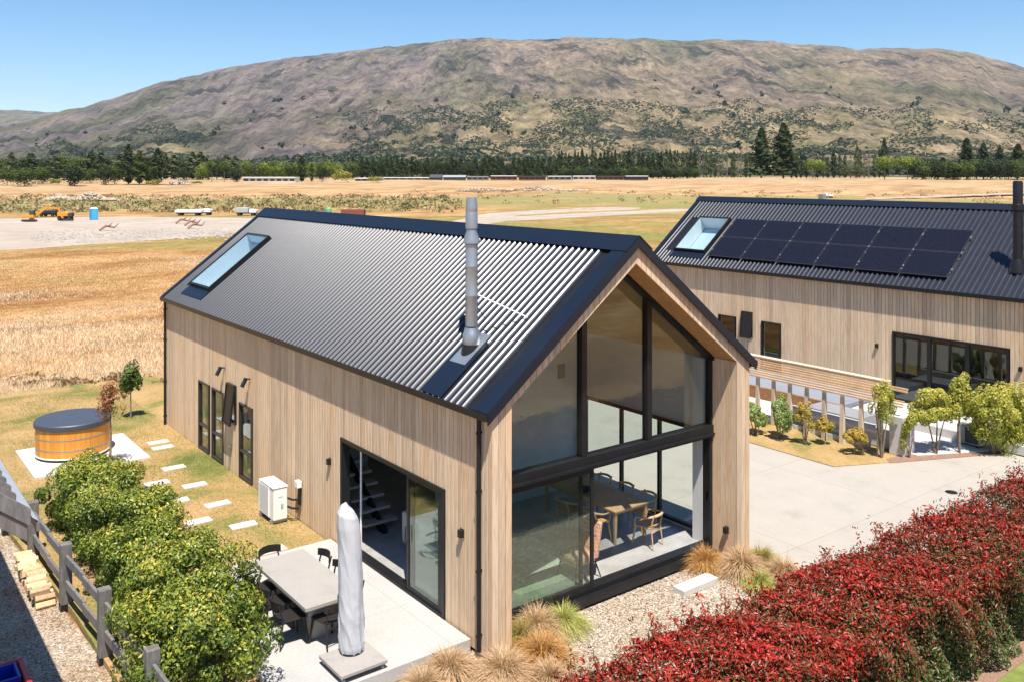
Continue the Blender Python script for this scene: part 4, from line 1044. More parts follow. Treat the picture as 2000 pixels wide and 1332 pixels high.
meshes = {k_: [npmesh('grass_tussock', V, F, R, gm[k_]) for V, F, R in protos[k_]] for k_ in gm}
GT = 'tussock grasses in the gravel beds'
tus = [(-.75, .15, 'tan', 1.0, 'tan tussock left of the near wing wall by the patio corner'), (-.15, -.55, 'tan', 1.15, 'large tan tussock at the foot of the near house corner'), (-1.35, .0, 'tan', .9, 'tan tussock in front of the patio front edge'),
       (.85, .28, 'olive', .85, 'olive green tussock between the wing wall and the left glass door'), (.72, -.45, 'rust', 1.1, 'rusty orange tussock in front of the left glass door'), (1.25, .32, 'tan', 1.05, 'upright tan tussock brushing the left glass door'),
       (1.75, .22, 'lime', .95, 'lime green tussock on the gravel right of the orange one'), (.35, -1.05, 'tan', .9, 'tan tussock nearest the hedge end'), (-.6, -1.1, 'tan', .95, 'tan tussock at the bottom edge of the photo'),
       (5.75, .30, 'rust', .95, 'rusty tussock against the right end of the glazing'), (6.15, -.30, 'tan', 1.15, 'tall tan tussock in front of the right wing wall'), (6.75, -.35, 'olive', .9, 'olive tussock at the corner of the driveway'),
       (5.95, -.95, 'lime', .75, 'pale lime tussock right of the white concrete step'), (6.55, -1.05, 'tan', 1.0, 'tan tussock between the driveway corner and the hedge')]
for i, (x, y, c_, s_, lb) in enumerate(tus):
    o = obj('grass_tussock', meshes[c_][i % 2], None, None); o.location = (x, y, -.235); o.scale = (s_*1.22, s_*1.16, s_*1.05); o.rotation_euler = (0, 0, i*1.7); tag(o, lb, 'grass tussock', GT)

# ------------------------------------------------------------------ fence, firewood, shed, crate
m_grey = wood('weathered grey timber', [(.10, .092, .088), (.165, .155, .148), (.24, .228, .215)], rnd=.12, sc=(8, 8, 2))
fc = thing('timber_fence', 'weathered grey post and rail fence beside the gravel lane', 'fence', (-5.25, 6.5, -.24))
fp = [(-5.62, 12.9), (-5.55, 11.25), (-5.33, 9.35), (-5.25, 6.52), (-5.13, 4.08), (-5.05, 1.6), (-5.0, -.9)]
for x, y in fp:
    obj('post', MB().box(x-.10, x+.10, y-.09, y+.09, -.12, 1.02), m_grey, fc, bevel=.012)
    obj('post_foot', MB().box(x-.105, x+.105, y-.095, y+.095, -.24, -.121), m_black, fc)
for (xa, ya), (xb, yb) in zip(fp, fp[1:]):
    for z in (.26, .74):
        mx_, my_ = (xa+xb)/2, (ya+yb)/2; dz = random.uniform(-.02, .02)
        obj('rail', MB().bar((xa, ya-.10, z), (mx_+.01, my_, z+dz), .055, .17), m_grey, fc, bevel=.008)
        obj('rail', MB().bar((mx_-.012, my_-.01, z+dz-.01), (xb, yb+.10, z), .052, .165), m_grey, fc, bevel=.008)
m_log = wood('split firewood', [(.42, .25, .12), (.60, .42, .24), (.72, .56, .36)], rnd=.3, sc=(9, 9, 9))
lr = random.Random(9); lm = []
for i in range(4):
    q = [(lr.uniform(-.075, -.05), -.05), (.06, lr.uniform(-.06, -.04)), (lr.uniform(.05, .075), .03), (lr.uniform(-.01, .03), .07), (-.06, .04)]
    lm.append(MB().prism(q, 'x', -.17, .17).mesh('firewood_log'))
cnt = 0
for layer in range(3):
    y = 6.82+layer*.06
    while y < 9.25-layer*.12:
        o = obj('firewood_log', lm[cnt % 4], m_log, None, bevel=.006); cnt += 1
        o.location = (-5.52+lr.uniform(-.05, .05)+(-.03*layer), y, -.175+layer*.118); o.rotation_euler = (lr.uniform(0, 6.2), 0, lr.uniform(-.12, .12))
        tag(o, 'split firewood log in the low stack against the lane side of the fence', 'log', 'split logs stacked along the fence'); y += lr.uniform(.135, .155)
# lean-to roof at the left edge
m_sheetg = plain('pale corrugated steel', (.50, .52, .53), .45, .4, .1, 3)
lt = thing('lean_to_shed', 'grey timber lean-to roof corner jutting in from the left edge', 'shed', (-7.2, 6.6, -.24))
tipx, y_a, y_b, tz = -6.52, 1.82, 11.2, 3.16; sl_ = .80; xe = -9.6
zz = lambda x: tz+(tipx-x)*sl_
obj('barge_board', MB().prism([(tipx-.10, zz(tipx-.10)-.12), (xe, zz(xe)-.12), (xe, zz(xe)+.13), (tipx-.10, zz(tipx-.10)+.13)], 'y', y_a-.05, y_a), m_grey, lt, bevel=.008)
obj('barge_board', MB().prism([(tipx-.14, zz(tipx-.14)-.36), (xe, zz(xe)-.36), (xe, zz(xe)-.125), (tipx-.14, zz(tipx-.14)-.125)], 'y', y_a-.02, y_a+.03), m_grey, lt, bevel=.008)
for i in range(21):
    y = y_a+.36+i*.42
    obj('rafter', MB().prism([(tipx-.22, zz(tipx-.22)+.03), (xe, zz(xe)+.03), (xe, zz(xe)+.14), (tipx-.22, zz(tipx-.22)+.14)], 'y', y, y+.09), m_grey, lt)
ys = np.arange(y_a+.01, y_b, .0275); m_ = len(ys); vs = []
for x in (tipx, xe):
    for j, y in enumerate(ys): vs.append((x, y, zz(x)+.008+.010*math.sin(j*PI/2)))
obj('roof_sheet', MB().add(vs, [(i, i+1, m_+i+1, m_+i) for i in range(m_-1)]), m_sheetg, lt, smooth=True)
obj('eave_beam', MB().box(tipx-.02, tipx+.02, y_a, y_b, tz-.14, tz-.02), m_grey, lt)
for x, y in ((-9.5, 2.2), (-9.5, 6.5), (-9.5, 11.0), (-7.0, 11.0)): obj('post', MB().box(x-.06, x+.06, y-.06, y+.06, -.24, zz(x)-.05), m_grey, lt)
m_red = plain('red plastic', (.50, .015, .02), .35, 0, .05); m_blue = plain('blue plastic', (.01, .03, .30), .35, 0, .05)
cr = thing('plastic_crate', 'red open crate holding a blue bin at the bottom left corner', 'crate', (-6.9, 3.3, -.24))
mb = MB().box(-7.3, -6.45, 2.75, 3.70, -.24, -.20); zc0, zc1 = -.24, .40
mb.box(-7.3, -7.25, 2.75, 3.70, zc0, zc1).box(-6.50, -6.45, 2.75, 3.70, zc0, zc1).box(-7.25, -6.50, 2.75, 2.80, zc0, zc1).box(-7.25, -6.50, 3.65, 3.70, zc0, zc1)
obj('shell', mb, m_red, cr, bevel=.02)
obj('rim', MB().box(-7.33, -6.42, 2.72, 2.79, .401, .43).box(-7.33, -6.42, 3.66, 3.73, .401, .43).box(-7.33, -7.26, 2.79, 3.66, .401, .43).box(-6.49, -6.42, 2.79, 3.66, .401, .43), m_red, cr, bevel=.01)
obj('inner_bin', MB().box(-7.22, -6.53, 3.10, 3.62, .05, .10).box(-7.22, -7.18, 3.10, 3.62, .10, .44).box(-6.57, -6.53, 3.10, 3.62, .10, .44).box(-7.18, -6.57, 3.58, 3.62, .10, .44).box(-7.18, -6.57, 3.10, 3.14, .10, .44), m_blue, cr, bevel=.01)

# ------------------------------------------------------------------ courtyard screen and garden by the far house
m_batten = wood('orange cedar battens', [(.42, .26, .14), (.56, .37, .21), (.64, .46, .29)], rnd=.15, sc=(6, 1, 6))
m_post = wood('pale timber posts', [(.50, .39, .27), (.64, .52, .38), (.72, .61, .47)], rnd=.15, sc=(6, 6, 1))
ps = thing('slatted_screen', 'timber screen of horizontal battens carried on a row of posts', 'screen', (15.7, 4.5, -.2))
for i in range(9):
    f = i/8; x = 15.52+.34*f; z = 1.38+.52*f; yb0 = 1.45 if i < 8 else 2.1
    obj('batten', MB().box(x-.022, x+.022, 2.05 if i not in (0, 1, 2, 6, 7) else 1.42, 12.0, z-.022, z+.022), m_batten, ps)
obj('top_rail', MB().box(15.80, 16.02, 2.05, 12.0, 1.935, 1.965), m_post, ps)
for i, y in enumerate([2.16]+[2.76+.62*j for j in range(15)]):
    obj('post', MB().bar((15.60, y, -.2), (15.60, y, 1.36), .13, .15, w2=.075, h2=.10), m_post, ps)
one('courtyard_wall', MB().box(18.0, 18.12, 5.0, 16.5, -.099, .33), plain('brown stained retaining timber', (.26, .13, .05), .8, 0, .3, 5), 'low brown timber retaining wall behind the slatted screen', 'wall')
one('raised_terrace', MB().box(18.125, 20.66, 5.0, 16.5, -.099, .30), concrete('paving in painted blue shade', (.22, .24, .28)), 'raised terrace strip, blue grey shade put into its colour, between the brown timber and the far house', 'terrace')  # blue grey base colour stands in for shade on a pale strip
one('door_terrace', MB().box(18.6, 20.66, -2.5, 4.95, -.099, .16), m_rendered, 'white concrete terrace in front of the glass doors of the far house', 'terrace')
one('garden_wall', MB().box(15.78, 16.42, 1.55, 1.98, -.118, 1.0).box(16.1, 16.42, 1.981, 6.0, -.099, .45), m_rendered, 'white concrete block wall at the end of the slatted screen', 'wall', bevel=.01)
one('concrete_bench', MB().box(16.9, 17.9, 3.6, 5.6, -.099, .36), plain('grey concrete block', (.24, .24, .25), .8), 'dark grey block seat in the courtyard behind the posts', 'bench', bevel=.02)
kerb = one('garden_kerb', MB().box(15.74, 15.86, 2.6, 12.5, -.2, .02), m_rendered, 'low white kerb running under the screen posts', 'kerb')
mw = MB()
sg = thing('garden_heat_pump', 'grey boxed unit half hidden by shrubs near the far house doors', 'heat pump', (18.55, .85, -.11))
obj('casing', MB().box(18.3, 18.65, .55, 1.25, -.05, .5), plain('grey casing', (.30, .30, .29), .6), sg, bevel=.01); obj('grille', MB().box(18.285, 18.299, .62, 1.0, .0, .45), m_dark, sg); obj('foot', MB().box(18.3, 18.65, .6, .7, -.11, -.051), m_black, sg)
m_lime = leafmat('lime garden leaves', [(0, (.10, .14, .02)), (.45, (.34, .36, .05)), (1, (.58, .50, .09))], .45, .35)
m_pale = leafmat('pale green garden leaves', [(0, (.07, .13, .03)), (.5, (.20, .28, .07)), (1, (.40, .46, .16))], .45, .3)
m_orange = leafmat('orange-tinged leaves', [(0, (.12, .16, .03)), (.5, (.42, .36, .05)), (1, (.60, .34, .08))], .45, .35)
gg_ = 'garden shrubs beside the driveway'
def gs(px, py, r, h, n, mat, lb, zc=.52, lumps=12, stems=4, size=.11, name='garden_shrub', **bk):
    x, y = Z(px, py, -.12); n = int(n*2.2); size *= .66; lumps = int(lumps*1.6)
    shrub(name, lb, 'shrub' if name == 'garden_shrub' else 'tree', (x, y, -.12), r, h, n, size, mat, rg_, gg_ if name == 'garden_shrub' else None, lumps, zc=zc, stems=stems, tone=.58, inner=.15, lo=.18, hi=.36, a_=.38, b_=.9, **bk)
gs(1476, 848, .42, 1.0, 1800, m_pale, 'dark green shrub against the right wing wall of the near house')
gs(1524, 856, .42, 1.35, 2600, m_pale, 'tall pale green shrub, biggest of those under the slatted screen')
gs(1572, 868, .30, 1.25, 700, m_orange, 'thin reddish shrub right of the tall pale green one', zc=.62)
gs(1611, 868, .30, .85, 1200, m_orange, 'small round shrub on a stem under the middle of the screen', zc=.62, stems=1)
gs(1669, 886, .34, .80, 1000, m_orange, 'small yellow shrub under the right part of the screen', zc=.62, stems=1)
gs(1722, 893, .38, 2.2, 1300, m_lime, 'straggly yellow-green climber on the end post of the screen', zc=.66, lumps=16)
gs(1776, 893, .26, 1.3, 900, m_lime, 'narrow yellow-green shrub in front of the white block wall', zc=.50, lumps=9)
gs(1828, 886, .70, 1.9, 3400, m_lime, 'spreading yellow-green maple in front of the glass doors', zc=.66, lumps=18, stems=3, name='garden_tree', size=.12)
gs(1874, 884, .48, 2.3, 1700, m_lime, 'sparse taller yellow-green tree right of the spreading maple', zc=.60, lumps=14, stems=2, name='garden_tree', size=.12)
gs(1940, 884, .80, 2.0, 5200, m_lime, 'large rounded lime shrub right of the grey boxed unit', lumps=34, size=.12, flip=False)
gs(1992, 878, .75, 2.05, 4600, m_lime, 'large lime shrub at the right edge of the photo', lumps=34, size=.12, flip=False)

# ------------------------------------------------------------------ loose ground cover
def pebbles(name, n, region, z, smin, smax, mat, rng, label):
    P = region(n); n = len(P); s = rng.uniform(smin, smax, n)
    o = np.array([[1, 0, 0], [-1, 0, 0], [0, 1, 0], [0, -1, 0], [0, 0, .6], [0, 0, -.6]])
    a = rng.uniform(0, 2*PI, n); ca, sa = np.cos(a), np.sin(a)
    V = o[None]*rng.uniform(.6, 1.15, (n, 6, 1))*s[:, None, None]
    X = V[..., 0]*ca[:, None]-V[..., 1]*sa[:, None]; Y = V[..., 0]*sa[:, None]+V[..., 1]*ca[:, None]
    V = np.stack([X+P[:, :1], Y+P[:, 1:2], V[..., 2]+z+.2*s[:, None]], 2).reshape(-1, 3)
    f = np.array([[0, 2, 4], [2, 1, 4], [1, 3, 4], [3, 0, 4]]); F = (np.arange(n)[:, None, None]*6+f[None]).reshape(-1, 3)
    o_ = obj(name, npmesh(name, V, F, np.repeat(rng.uniform(0, 1, n), 4), mat), None); tag(o_, label, 'gravel', kind='stuff')
kp = N('pebble stone'); a_ = kp.n('Attribute'); a_.attribute_name = 'rnd'
kp.base(kp.ramp(a_.outputs['Fac'], [(0, (.10, .075, .06)), (.25, (.26, .20, .14)), (.6, (.39, .32, .24)), (.85, (.48, .43, .36)), (1, (.60, .57, .53))]), .8, 0, .3); m_peb = kp.m
def inbed(n):
    P = np.stack([RNG.uniform(-4.9, 6.8, n), RNG.uniform(-3.0, .6, n)], 1); return P[(P[:, 0] > -.1) | (P[:, 1] < .5)]
pebbles('gravel_stones', 42000, inbed, -.232, .010, .026, m_peb, RNG, 'loose tan pebbles in front of the glazed gable')
def inlane(n):
    return np.stack([-5.3-RNG.uniform(0, 1, n)**1.3*4.5, RNG.uniform(-1, 11.5, n)], 1)
pebbles('lane_stones', 26000, inlane, -.236, .008, .02, m_peb, RNG, 'loose tan pebbles on the gravel lane left of the fence')
def inyard(n):
    px = RNG.uniform(60, 520, n); r = 462+RNG.normal(0, 6, n)-.02*(px-200); r = np.clip(r, 448, 482); return np.array([Z(a, b, -.26) for a, b in zip(px, r)])
m_rub = plain('grey broken stone', (.30, .27, .235), .9, 0, .35, 2)
pebbles('rubble', 900, inyard, -.235, .08, .30, m_rub, RNG, 'pale broken stones along the near edge of the gravel yard')
def mound(n, pa, pb, r0, s):
    px = RNG.normal((pa+pb)/2, (pb-pa)/4, n); D = depth_for_row(r0)+RNG.normal(0, 3, n); return px, D
def heap(name, pa, pb, row, hgt, n, label):
    D0 = depth_for_row(row); px = RNG.uniform(pa, pb, n); f = RNG.uniform(-1, 1, n); u = (px-(pa+pb)/2)/((pb-pa)/2)
    P = np.array([AT(a, D0+4*b) for a, b in zip(px, f)]); zz_ = groundz(D0)+hgt*np.clip(1-u*u, 0, 1)*np.clip(1-abs(f), 0, 1)*(1+.6*np.sin(u*7))+.15
    s = RNG.uniform(.25, .7, n); o = np.array([[1, 0, 0], [-1, 0, 0], [0, 1, 0], [0, -1, 0], [0, 0, .7], [0, 0, -.7]])
    V = o[None]*RNG.uniform(.6, 1.2, (n, 6, 1))*s[:, None, None]; V[..., 0] += P[:, :1]; V[..., 1] += P[:, 1:2]; V[..., 2] += zz_[:, None]
    f_ = np.array([[0, 2, 4], [2, 1, 4], [1, 3, 4], [3, 0, 4], [2, 0, 5], [1, 2, 5], [3, 1, 5], [0, 3, 5]]); F = (np.arange(n)[:, None, None]*6+f_[None]).reshape(-1, 3)
    o_ = obj(name, npmesh(name, V.reshape(-1, 3), F, np.repeat(RNG.uniform(.3, .85, n), 8), m_peb), None); tag(o_, label, 'rocks', kind='stuff')
heap('rock_heap', 85, 235, 392, 1.4, 700, 'long pale spoil heap behind the excavator')
heap('rock_heap', 325, 372, 362, 1.6, 250, 'pale spoil heap by the tree line at the left')
heap('rock_heap', 890, 1150, 374, 1.0, 500, 'low line of pale rocks across the far paddock')
# driftwood pieces on the yard
for i, (px, py) in enumerate([(358, 438), (376, 442), (383, 448), (212, 452)]):
    x, y = Z(px, py, -.26)
    one('driftwood_branch', MB().tube([(x-1.2, y, -.1), (x-.3, y+.3, .5), (x+.8, y-.1, .25), (x+1.5, y+.4, .8)], [.16, .2, .14, .05], 6).tube([(x, y+.1, .4), (x+.3, y-.8, .9)], [.12, .04], 6),
        plain('brown dead wood', (.26, .15, .10), .9) if i == 0 else bpy.data.materials['brown dead wood'],
        ['brown dead branch lying leftmost of three on the pale yard near the roof', 'brown dead branch in the middle of three on the pale yard', 'brown dead branch nearest the near edge of the pale yard', 'small brown dead branch on the pale yard right of the blue toilet'][i], 'branch')

m_drygrass = leafmat('dry grass blades', [(0, (.24, .12, .04)), (.25, (.44, .22, .075)), (.45, (.60, .35, .14)), (.65, (.72, .50, .27)), (1, (.82, .64, .43))], .8, .3, .1)
def blades(name, P, h, w, mat, R, label, lean=.35):
    n = len(P); a = RNG.uniform(0, 2*PI, n); s = np.stack([np.cos(a), np.sin(a), np.zeros(n)], 1)
    L = (np.asarray(h)*RNG.uniform(.6, 1.3, n)); tip = P+np.stack([RNG.normal(0, lean, n)*L, RNG.normal(0, lean, n)*L, L], 1)
    W = (np.asarray(w))[:, None] if hasattr(w, '__len__') else w
    V = np.stack([P-s*W, P+s*W, tip], 1).reshape(-1, 3); F = np.arange(3*n).reshape(n, 3)
    o = obj(name, npmesh(name, V, F, R, mat), None); tag(o, label, 'grass', kind='stuff')
n = 190000
px = RNG.uniform(-120, 520, n); D = 31+RNG.uniform(0, 1, n)**1.5*95
d = FWD[None]+RGT[None]*((px-1000)/1761)[:, None]; P = CAM[:2]+d*D[:, None]
ok = (P[:, 1] > 25.3+.25*np.sin(P[:, 0]*1.7)) & (D < 101)
P = P[ok]; D = D[ok]; cl = np.array([fnoise(p[0]*.05+p[1]*.02, p[1]*.13-p[0]*.05, 0, 4) for p in P[::1]]) if len(P) < 260000 else RNG.normal(0, .3, len(P))
keep = RNG.uniform(-.9, .35, len(P)) < cl; P = P[keep]; D = D[keep]; cl = cl[keep]
blades('dry_meadow_grass', np.c_[P, np.full(len(P), -.27)], (.13+.20*np.clip(cl, 0, 1))*np.clip(1.4-D/100, .4, 1), .006+.00035*D, m_drygrass, np.clip(.88-.42*sstep(54, 68, D+14*cl)+.7*cl+RNG.normal(0, .10, len(P)), 0, 1), 'tall dry golden grass of the field behind the lawn')
n = 60000
P = np.stack([RNG.uniform(-5.0, 0, n), RNG.uniform(6.0, 25, n)], 1); ok = ~((P[:, 0] > -4.5) & (P[:, 0] < -1.4) & (P[:, 1] > 14.5) & (P[:, 1] < 17.7))
for x, y, _ in stones: ok &= ~((abs(P[:, 0]-x) < .31) & (abs(P[:, 1]-y) < .17))
ok &= ~((P[:, 1] > 17.9) & (P[:, 0] > 7)); P = P[ok]
gr = np.array([fnoise(p[0]*.45, p[1]*.45, 3, 3) for p in P])
m_lawnb = leafmat('short lawn blades', [(0, (.11, .15, .03)), (.35, (.22, .22, .07)), (.6, (.42, .31, .14)), (1, (.52, .37, .20))], .7, .3, .2)
blades('lawn_grass', np.c_[P, np.full(len(P), -.122)], np.full(len(P), .035), .006, m_lawnb, np.clip(.5+.9*gr+RNG.normal(0, .15, len(P)), 0, 1), 'short patchy grass on the side lawn', .6)
# rough bank scrub between yard and trees
def scrubs(name, n, pxr, rows, s, mat, label, tone=.5):
    px = RNG.uniform(*pxr, n); rw_ = RNG.uniform(*rows, n); Ds = np.linspace(25, 600, 4000); rr = 341+1761*(8-groundz(Ds))/Ds
    D = np.interp(-rw_, -rr[::1], Ds); d = FWD[None]+RGT[None]*((px-1000)/1761)[:, None]; P = CAM[:2]+d*D[:, None]
    k_ = 14; S_ = RNG.uniform(.5, 1.3, n)*s; q = unit(RNG.normal(0, 1, (n, k_, 3))); q[..., 2] = abs(q[..., 2])
    C3 = np.c_[P, groundz(D)][:, None]+q*S_[:, None, None]*np.array([1.4, 1.4, .8])
    V, F = leaves(C3.reshape(-1, 3), q.reshape(-1, 3), np.repeat(S_*.8, k_), 1.5, .5)
    R = np.clip(np.repeat(RNG.normal(tone, .25, n), k_)+RNG.normal(0, .1, n*k_), 0, 1)
    o = obj(name, npmesh(name, V, F, np.repeat(R, 2), mat), None); tag(o, label, 'scrub', kind='stuff')
m_scrub = leafmat('bank scrub', [(0, (.09, .10, .04)), (.5, (.22, .20, .09)), (.8, (.40, .27, .14)), (1, (.48, .34, .20))], .8, .2, .1)
scrubs('bank_scrub', 900, (-100, 900), (384, 416), .9, m_scrub, 'low rough scrub covering the bank behind the gravel yard', .6)
scrubs('paddock_scrub', 220, (800, 2100), (372, 400), .7, m_scrub, 'scattered low tussocks in the far paddock', .7)
scrubs('field_edge_weeds', 60, (20, 330), (735, 760), .22, leafmat('reddish weeds', [(0, (.14, .08, .03)), (1, (.34, .17, .08))]), 'reddish weeds along the edge of the mown lawn')

# ------------------------------------------------------------------ machines and things on the yard
m_or = plain('orange machine paint', (.62, .26, .02), .45, 0, .1); m_tyre = plain('black rubber', (.02, .02, .02), .8)
def yard(px, py): x, y = Z(px, py, -.26); return x, y
ex, ey = yard(62, 434)
e1 = thing('excavator', 'orange excavator with its arm raised on the gravel yard', 'excavator', (ex, ey, -.24))
ux = RGT; B = lambda r, f, z: (ex+ux[0]*r+FWD[0]*f, ey+ux[1]*r+FWD[1]*f, z)
for f in (-1.1, 1.1): obj('track', MB().bar(B(-1.9, f, .10), B(1.9, f, .10), .55, .5), m_tyre, e1, bevel=.2)
obj('house', MB().bar(B(-1.8, 0, 1.05), B(1.0, 0, 1.05), 2.3, .75), m_or, e1, bevel=.08)
obj('cab', MB().bar(B(-.1, -.6, 1.9), B(1.0, -.6, 1.9), .9, 1.2), m_dark, e1, bevel=.06)
obj('boom', MB().bar(B(.9, .3, 1.3), B(3.4, .3, 3.2), .4, .6, w2=.3, h2=.45).bar(B(3.3, .3, 3.15), B(6.3, .3, 3.0), .3, .45, w2=.28, h2=.35), m_or, e1)
obj('stick', MB().bar(B(6.2, .3, 3.2), B(7.3, .3, .6), .26, .35), m_or, e1)
obj('bucket', MB().prism([(-.5, 0), (.5, .1), (.6, .7), (-.1, 1.0), (-.6, .6)], 'y', -.5, .5), m_or, e1, local=True)
e1.children[-1].location = (B(7.5, .3, 0)[0]-ex, B(7.5, .3, 0)[1]-ey, .05)
e1.scale = (.72,)*3
dx, dy = yard(127, 430)
d1 = thing('dump_trailer', 'orange hopper truck between the excavator and the blue toilet', 'truck', (dx, dy, -.24)); B = lambda r, f, z: (dx+ux[0]*r+FWD[0]*f, dy+ux[1]*r+FWD[1]*f, z)
for r in (-1.4, -.2, 1.6):
    for f in (-.9, .9): obj('wheel', MB().tube([B(r, f-.18, .25), B(r, f+.18, .25)], .5, 12), m_tyre, d1)
obj('chassis', MB().bar(B(-2, 0, .7), B(2.2, 0, .7), .8, .2), m_dark, d1)
obj('hopper', MB().bar(B(-1.9, 0, 1.5), B(1.2, 0, 1.35), 2.0, 1.3, w2=1.6, h2=.9), m_or, d1, bevel=.05); obj('cab', MB().bar(B(1.4, 0, 1.3), B(2.4, 0, 1.3), 1.8, 1.1), m_dark, d1, bevel=.08)
d1.scale = (.6,)*3
tx, ty = yard(183, 430)
t1 = thing('portable_toilet', 'bright blue portable toilet on the gravel yard', 'toilet', (tx, ty, -.24))
obj('cabin', MB().box(tx-.6, tx+.6, ty-.6, ty+.6, -.2, 1.75), plain('cyan plastic', (.02, .28, .62), .5), t1, bevel=.05); obj('roof', MB().add([(tx-.62, ty-.62, 1.751), (tx+.62, ty-.62, 1.751), (tx+.62, ty+.62, 1.751), (tx-.62, ty+.62, 1.751), (tx-.35, ty-.35, 1.98), (tx+.35, ty-.35, 1.98), (tx+.35, ty+.35, 1.98), (tx-.35, ty+.35, 1.98)], [(4, 5, 6, 7), (0, 1, 5, 4), (1, 2, 6, 5), (2, 3, 7, 6), (3, 0, 4, 7)]), m_whitep, t1)
obj('door', MB().box(tx-.4, tx+.4, ty-.615, ty-.601, -.15, 1.65), plain('paler cyan plastic', (.05, .36, .68), .5), t1); obj('skid', MB().box(tx-.62, tx+.62, ty-.62, ty+.62, -.24, -.201), m_dark, t1)
def truck(px, py, L, hh, lb, cab=True, col=None, name='flat_trailer', cat='trailer', cz=.05):
    x0_, y0_ = yard(px, py) if py > 400 else AT(px, depth_for_row(py)); D_ = (8+.26)/((py-341)/1761) if py > 400 else depth_for_row(py)
    z0 = -.24 if py > 400 else float(groundz(D_))
    t = thing(name, lb, cat, (x0_, y0_, z0)); B = lambda r, f, z: (x0_+ux[0]*r+FWD[0]*f, y0_+ux[1]*r+FWD[1]*f, z0+z)
    for r in (-L*.32, L*.32):
        for f in (-.8, .8): obj('wheel', MB().tube([B(r, f-.15, .3), B(r, f+.15, .3)], .3, 10), m_tyre, t)
    obj('body', MB().bar(B(-L/2, 0, cz+.55+hh/2), B(L/2-(1.6 if cab else 0), 0, cz+.55+hh/2), 1.9, hh), col or m_whitep, t, bevel=.08)
    obj('chassis', MB().bar(B(-L/2, 0, .55+cz-.12), B(L/2, 0, .55+cz-.12), .7, .18), m_dark, t)
    if cab: obj('cab', MB().bar(B(L/2-1.4, 0, .95), B(L/2, 0, .85), 1.8, .8, h2=.6), m_whitep, t, bevel=.1)
truck(370, 422, 5.2, .55, 'long white tank trailer on the gravel yard behind the driftwood', cab=False)
truck(398, 421, 3.2, .6, 'short white flatbed right of the white tank trailer', cab=True, name='small_truck', cat='truck')
truck(482, 422, 4.2, 1.0, 'white and grey machine partly hidden by the near roof edge', cab=True, name='small_truck', cat='truck', col=plain('grey machine', (.4, .4, .38)))
truck(1618, 388, 2.4, .9, 'small white vehicle above the far house ridge', cab=True, name='small_truck', cat='truck')
truck(96, 424, 3.4, .6, 'dark low trailer behind the raised excavator arm', cab=False, col=m_tyre)
x_, y_ = yard(690, 421); ct = thing('site_container', 'rust red container just above the near house ridge', 'container', (x_, y_, -.24))
obj('body', MB().bar((x_-ux[0]*2.3, y_-ux[1]*2.3, .35), (x_+ux[0]*2.3, y_+ux[1]*2.3, .35), 2.2, 1.1), plain('rust red steel', (.20, .06, .035), .8), ct, bevel=.03); obj('door', MB().bar((x_+ux[0]*2.31, y_+ux[1]*2.31, .3), (x_+ux[0]*2.34, y_+ux[1]*2.34, .3), 1.8, .9), m_dark, ct)
x_, y_ = yard(642, 421); ct = thing('site_tank', 'pale green tank beside the rust red container', 'tank', (x_, y_, -.24))
obj('tank', MB().lathe((x_, y_, -.24), [(.5, 0), (.55, .2), (.55, 1.3), (.3, 1.5), (.1, 1.55)], 16), plain('green plastic', (.15, .42, .22), .5), ct, smooth=True); obj('frame', MB().bar((x_-ux[0]*3.2, y_-ux[1]*3.2, .5), (x_-ux[0]*.7, y_-ux[1]*.7, .5), 1.2, .08).bar((x_-ux[0]*3.0, y_-ux[1]*3.0, -.2), (x_-ux[0]*3.0, y_-ux[1]*3.0, .5), .08, .08), m_steel, ct)
x_, y_ = AT(1606, 250); zt_ = float(groundz(250)); ct = thing('water_tank_stand', 'grey square tank beside the small white vehicle in the paddock', 'tank', (x_, y_, zt_))
obj('tank', MB().box(x_-.8, x_+.8, y_-.8, y_+.8, zt_+.6, zt_+2.3), plain('grey tank', (.22, .22, .21), .7), ct, bevel=.05); obj('stand', MB().box(x_-.7, x_+.7, y_-.7, y_+.7, zt_-.1, zt_+.599), m_dark, ct)

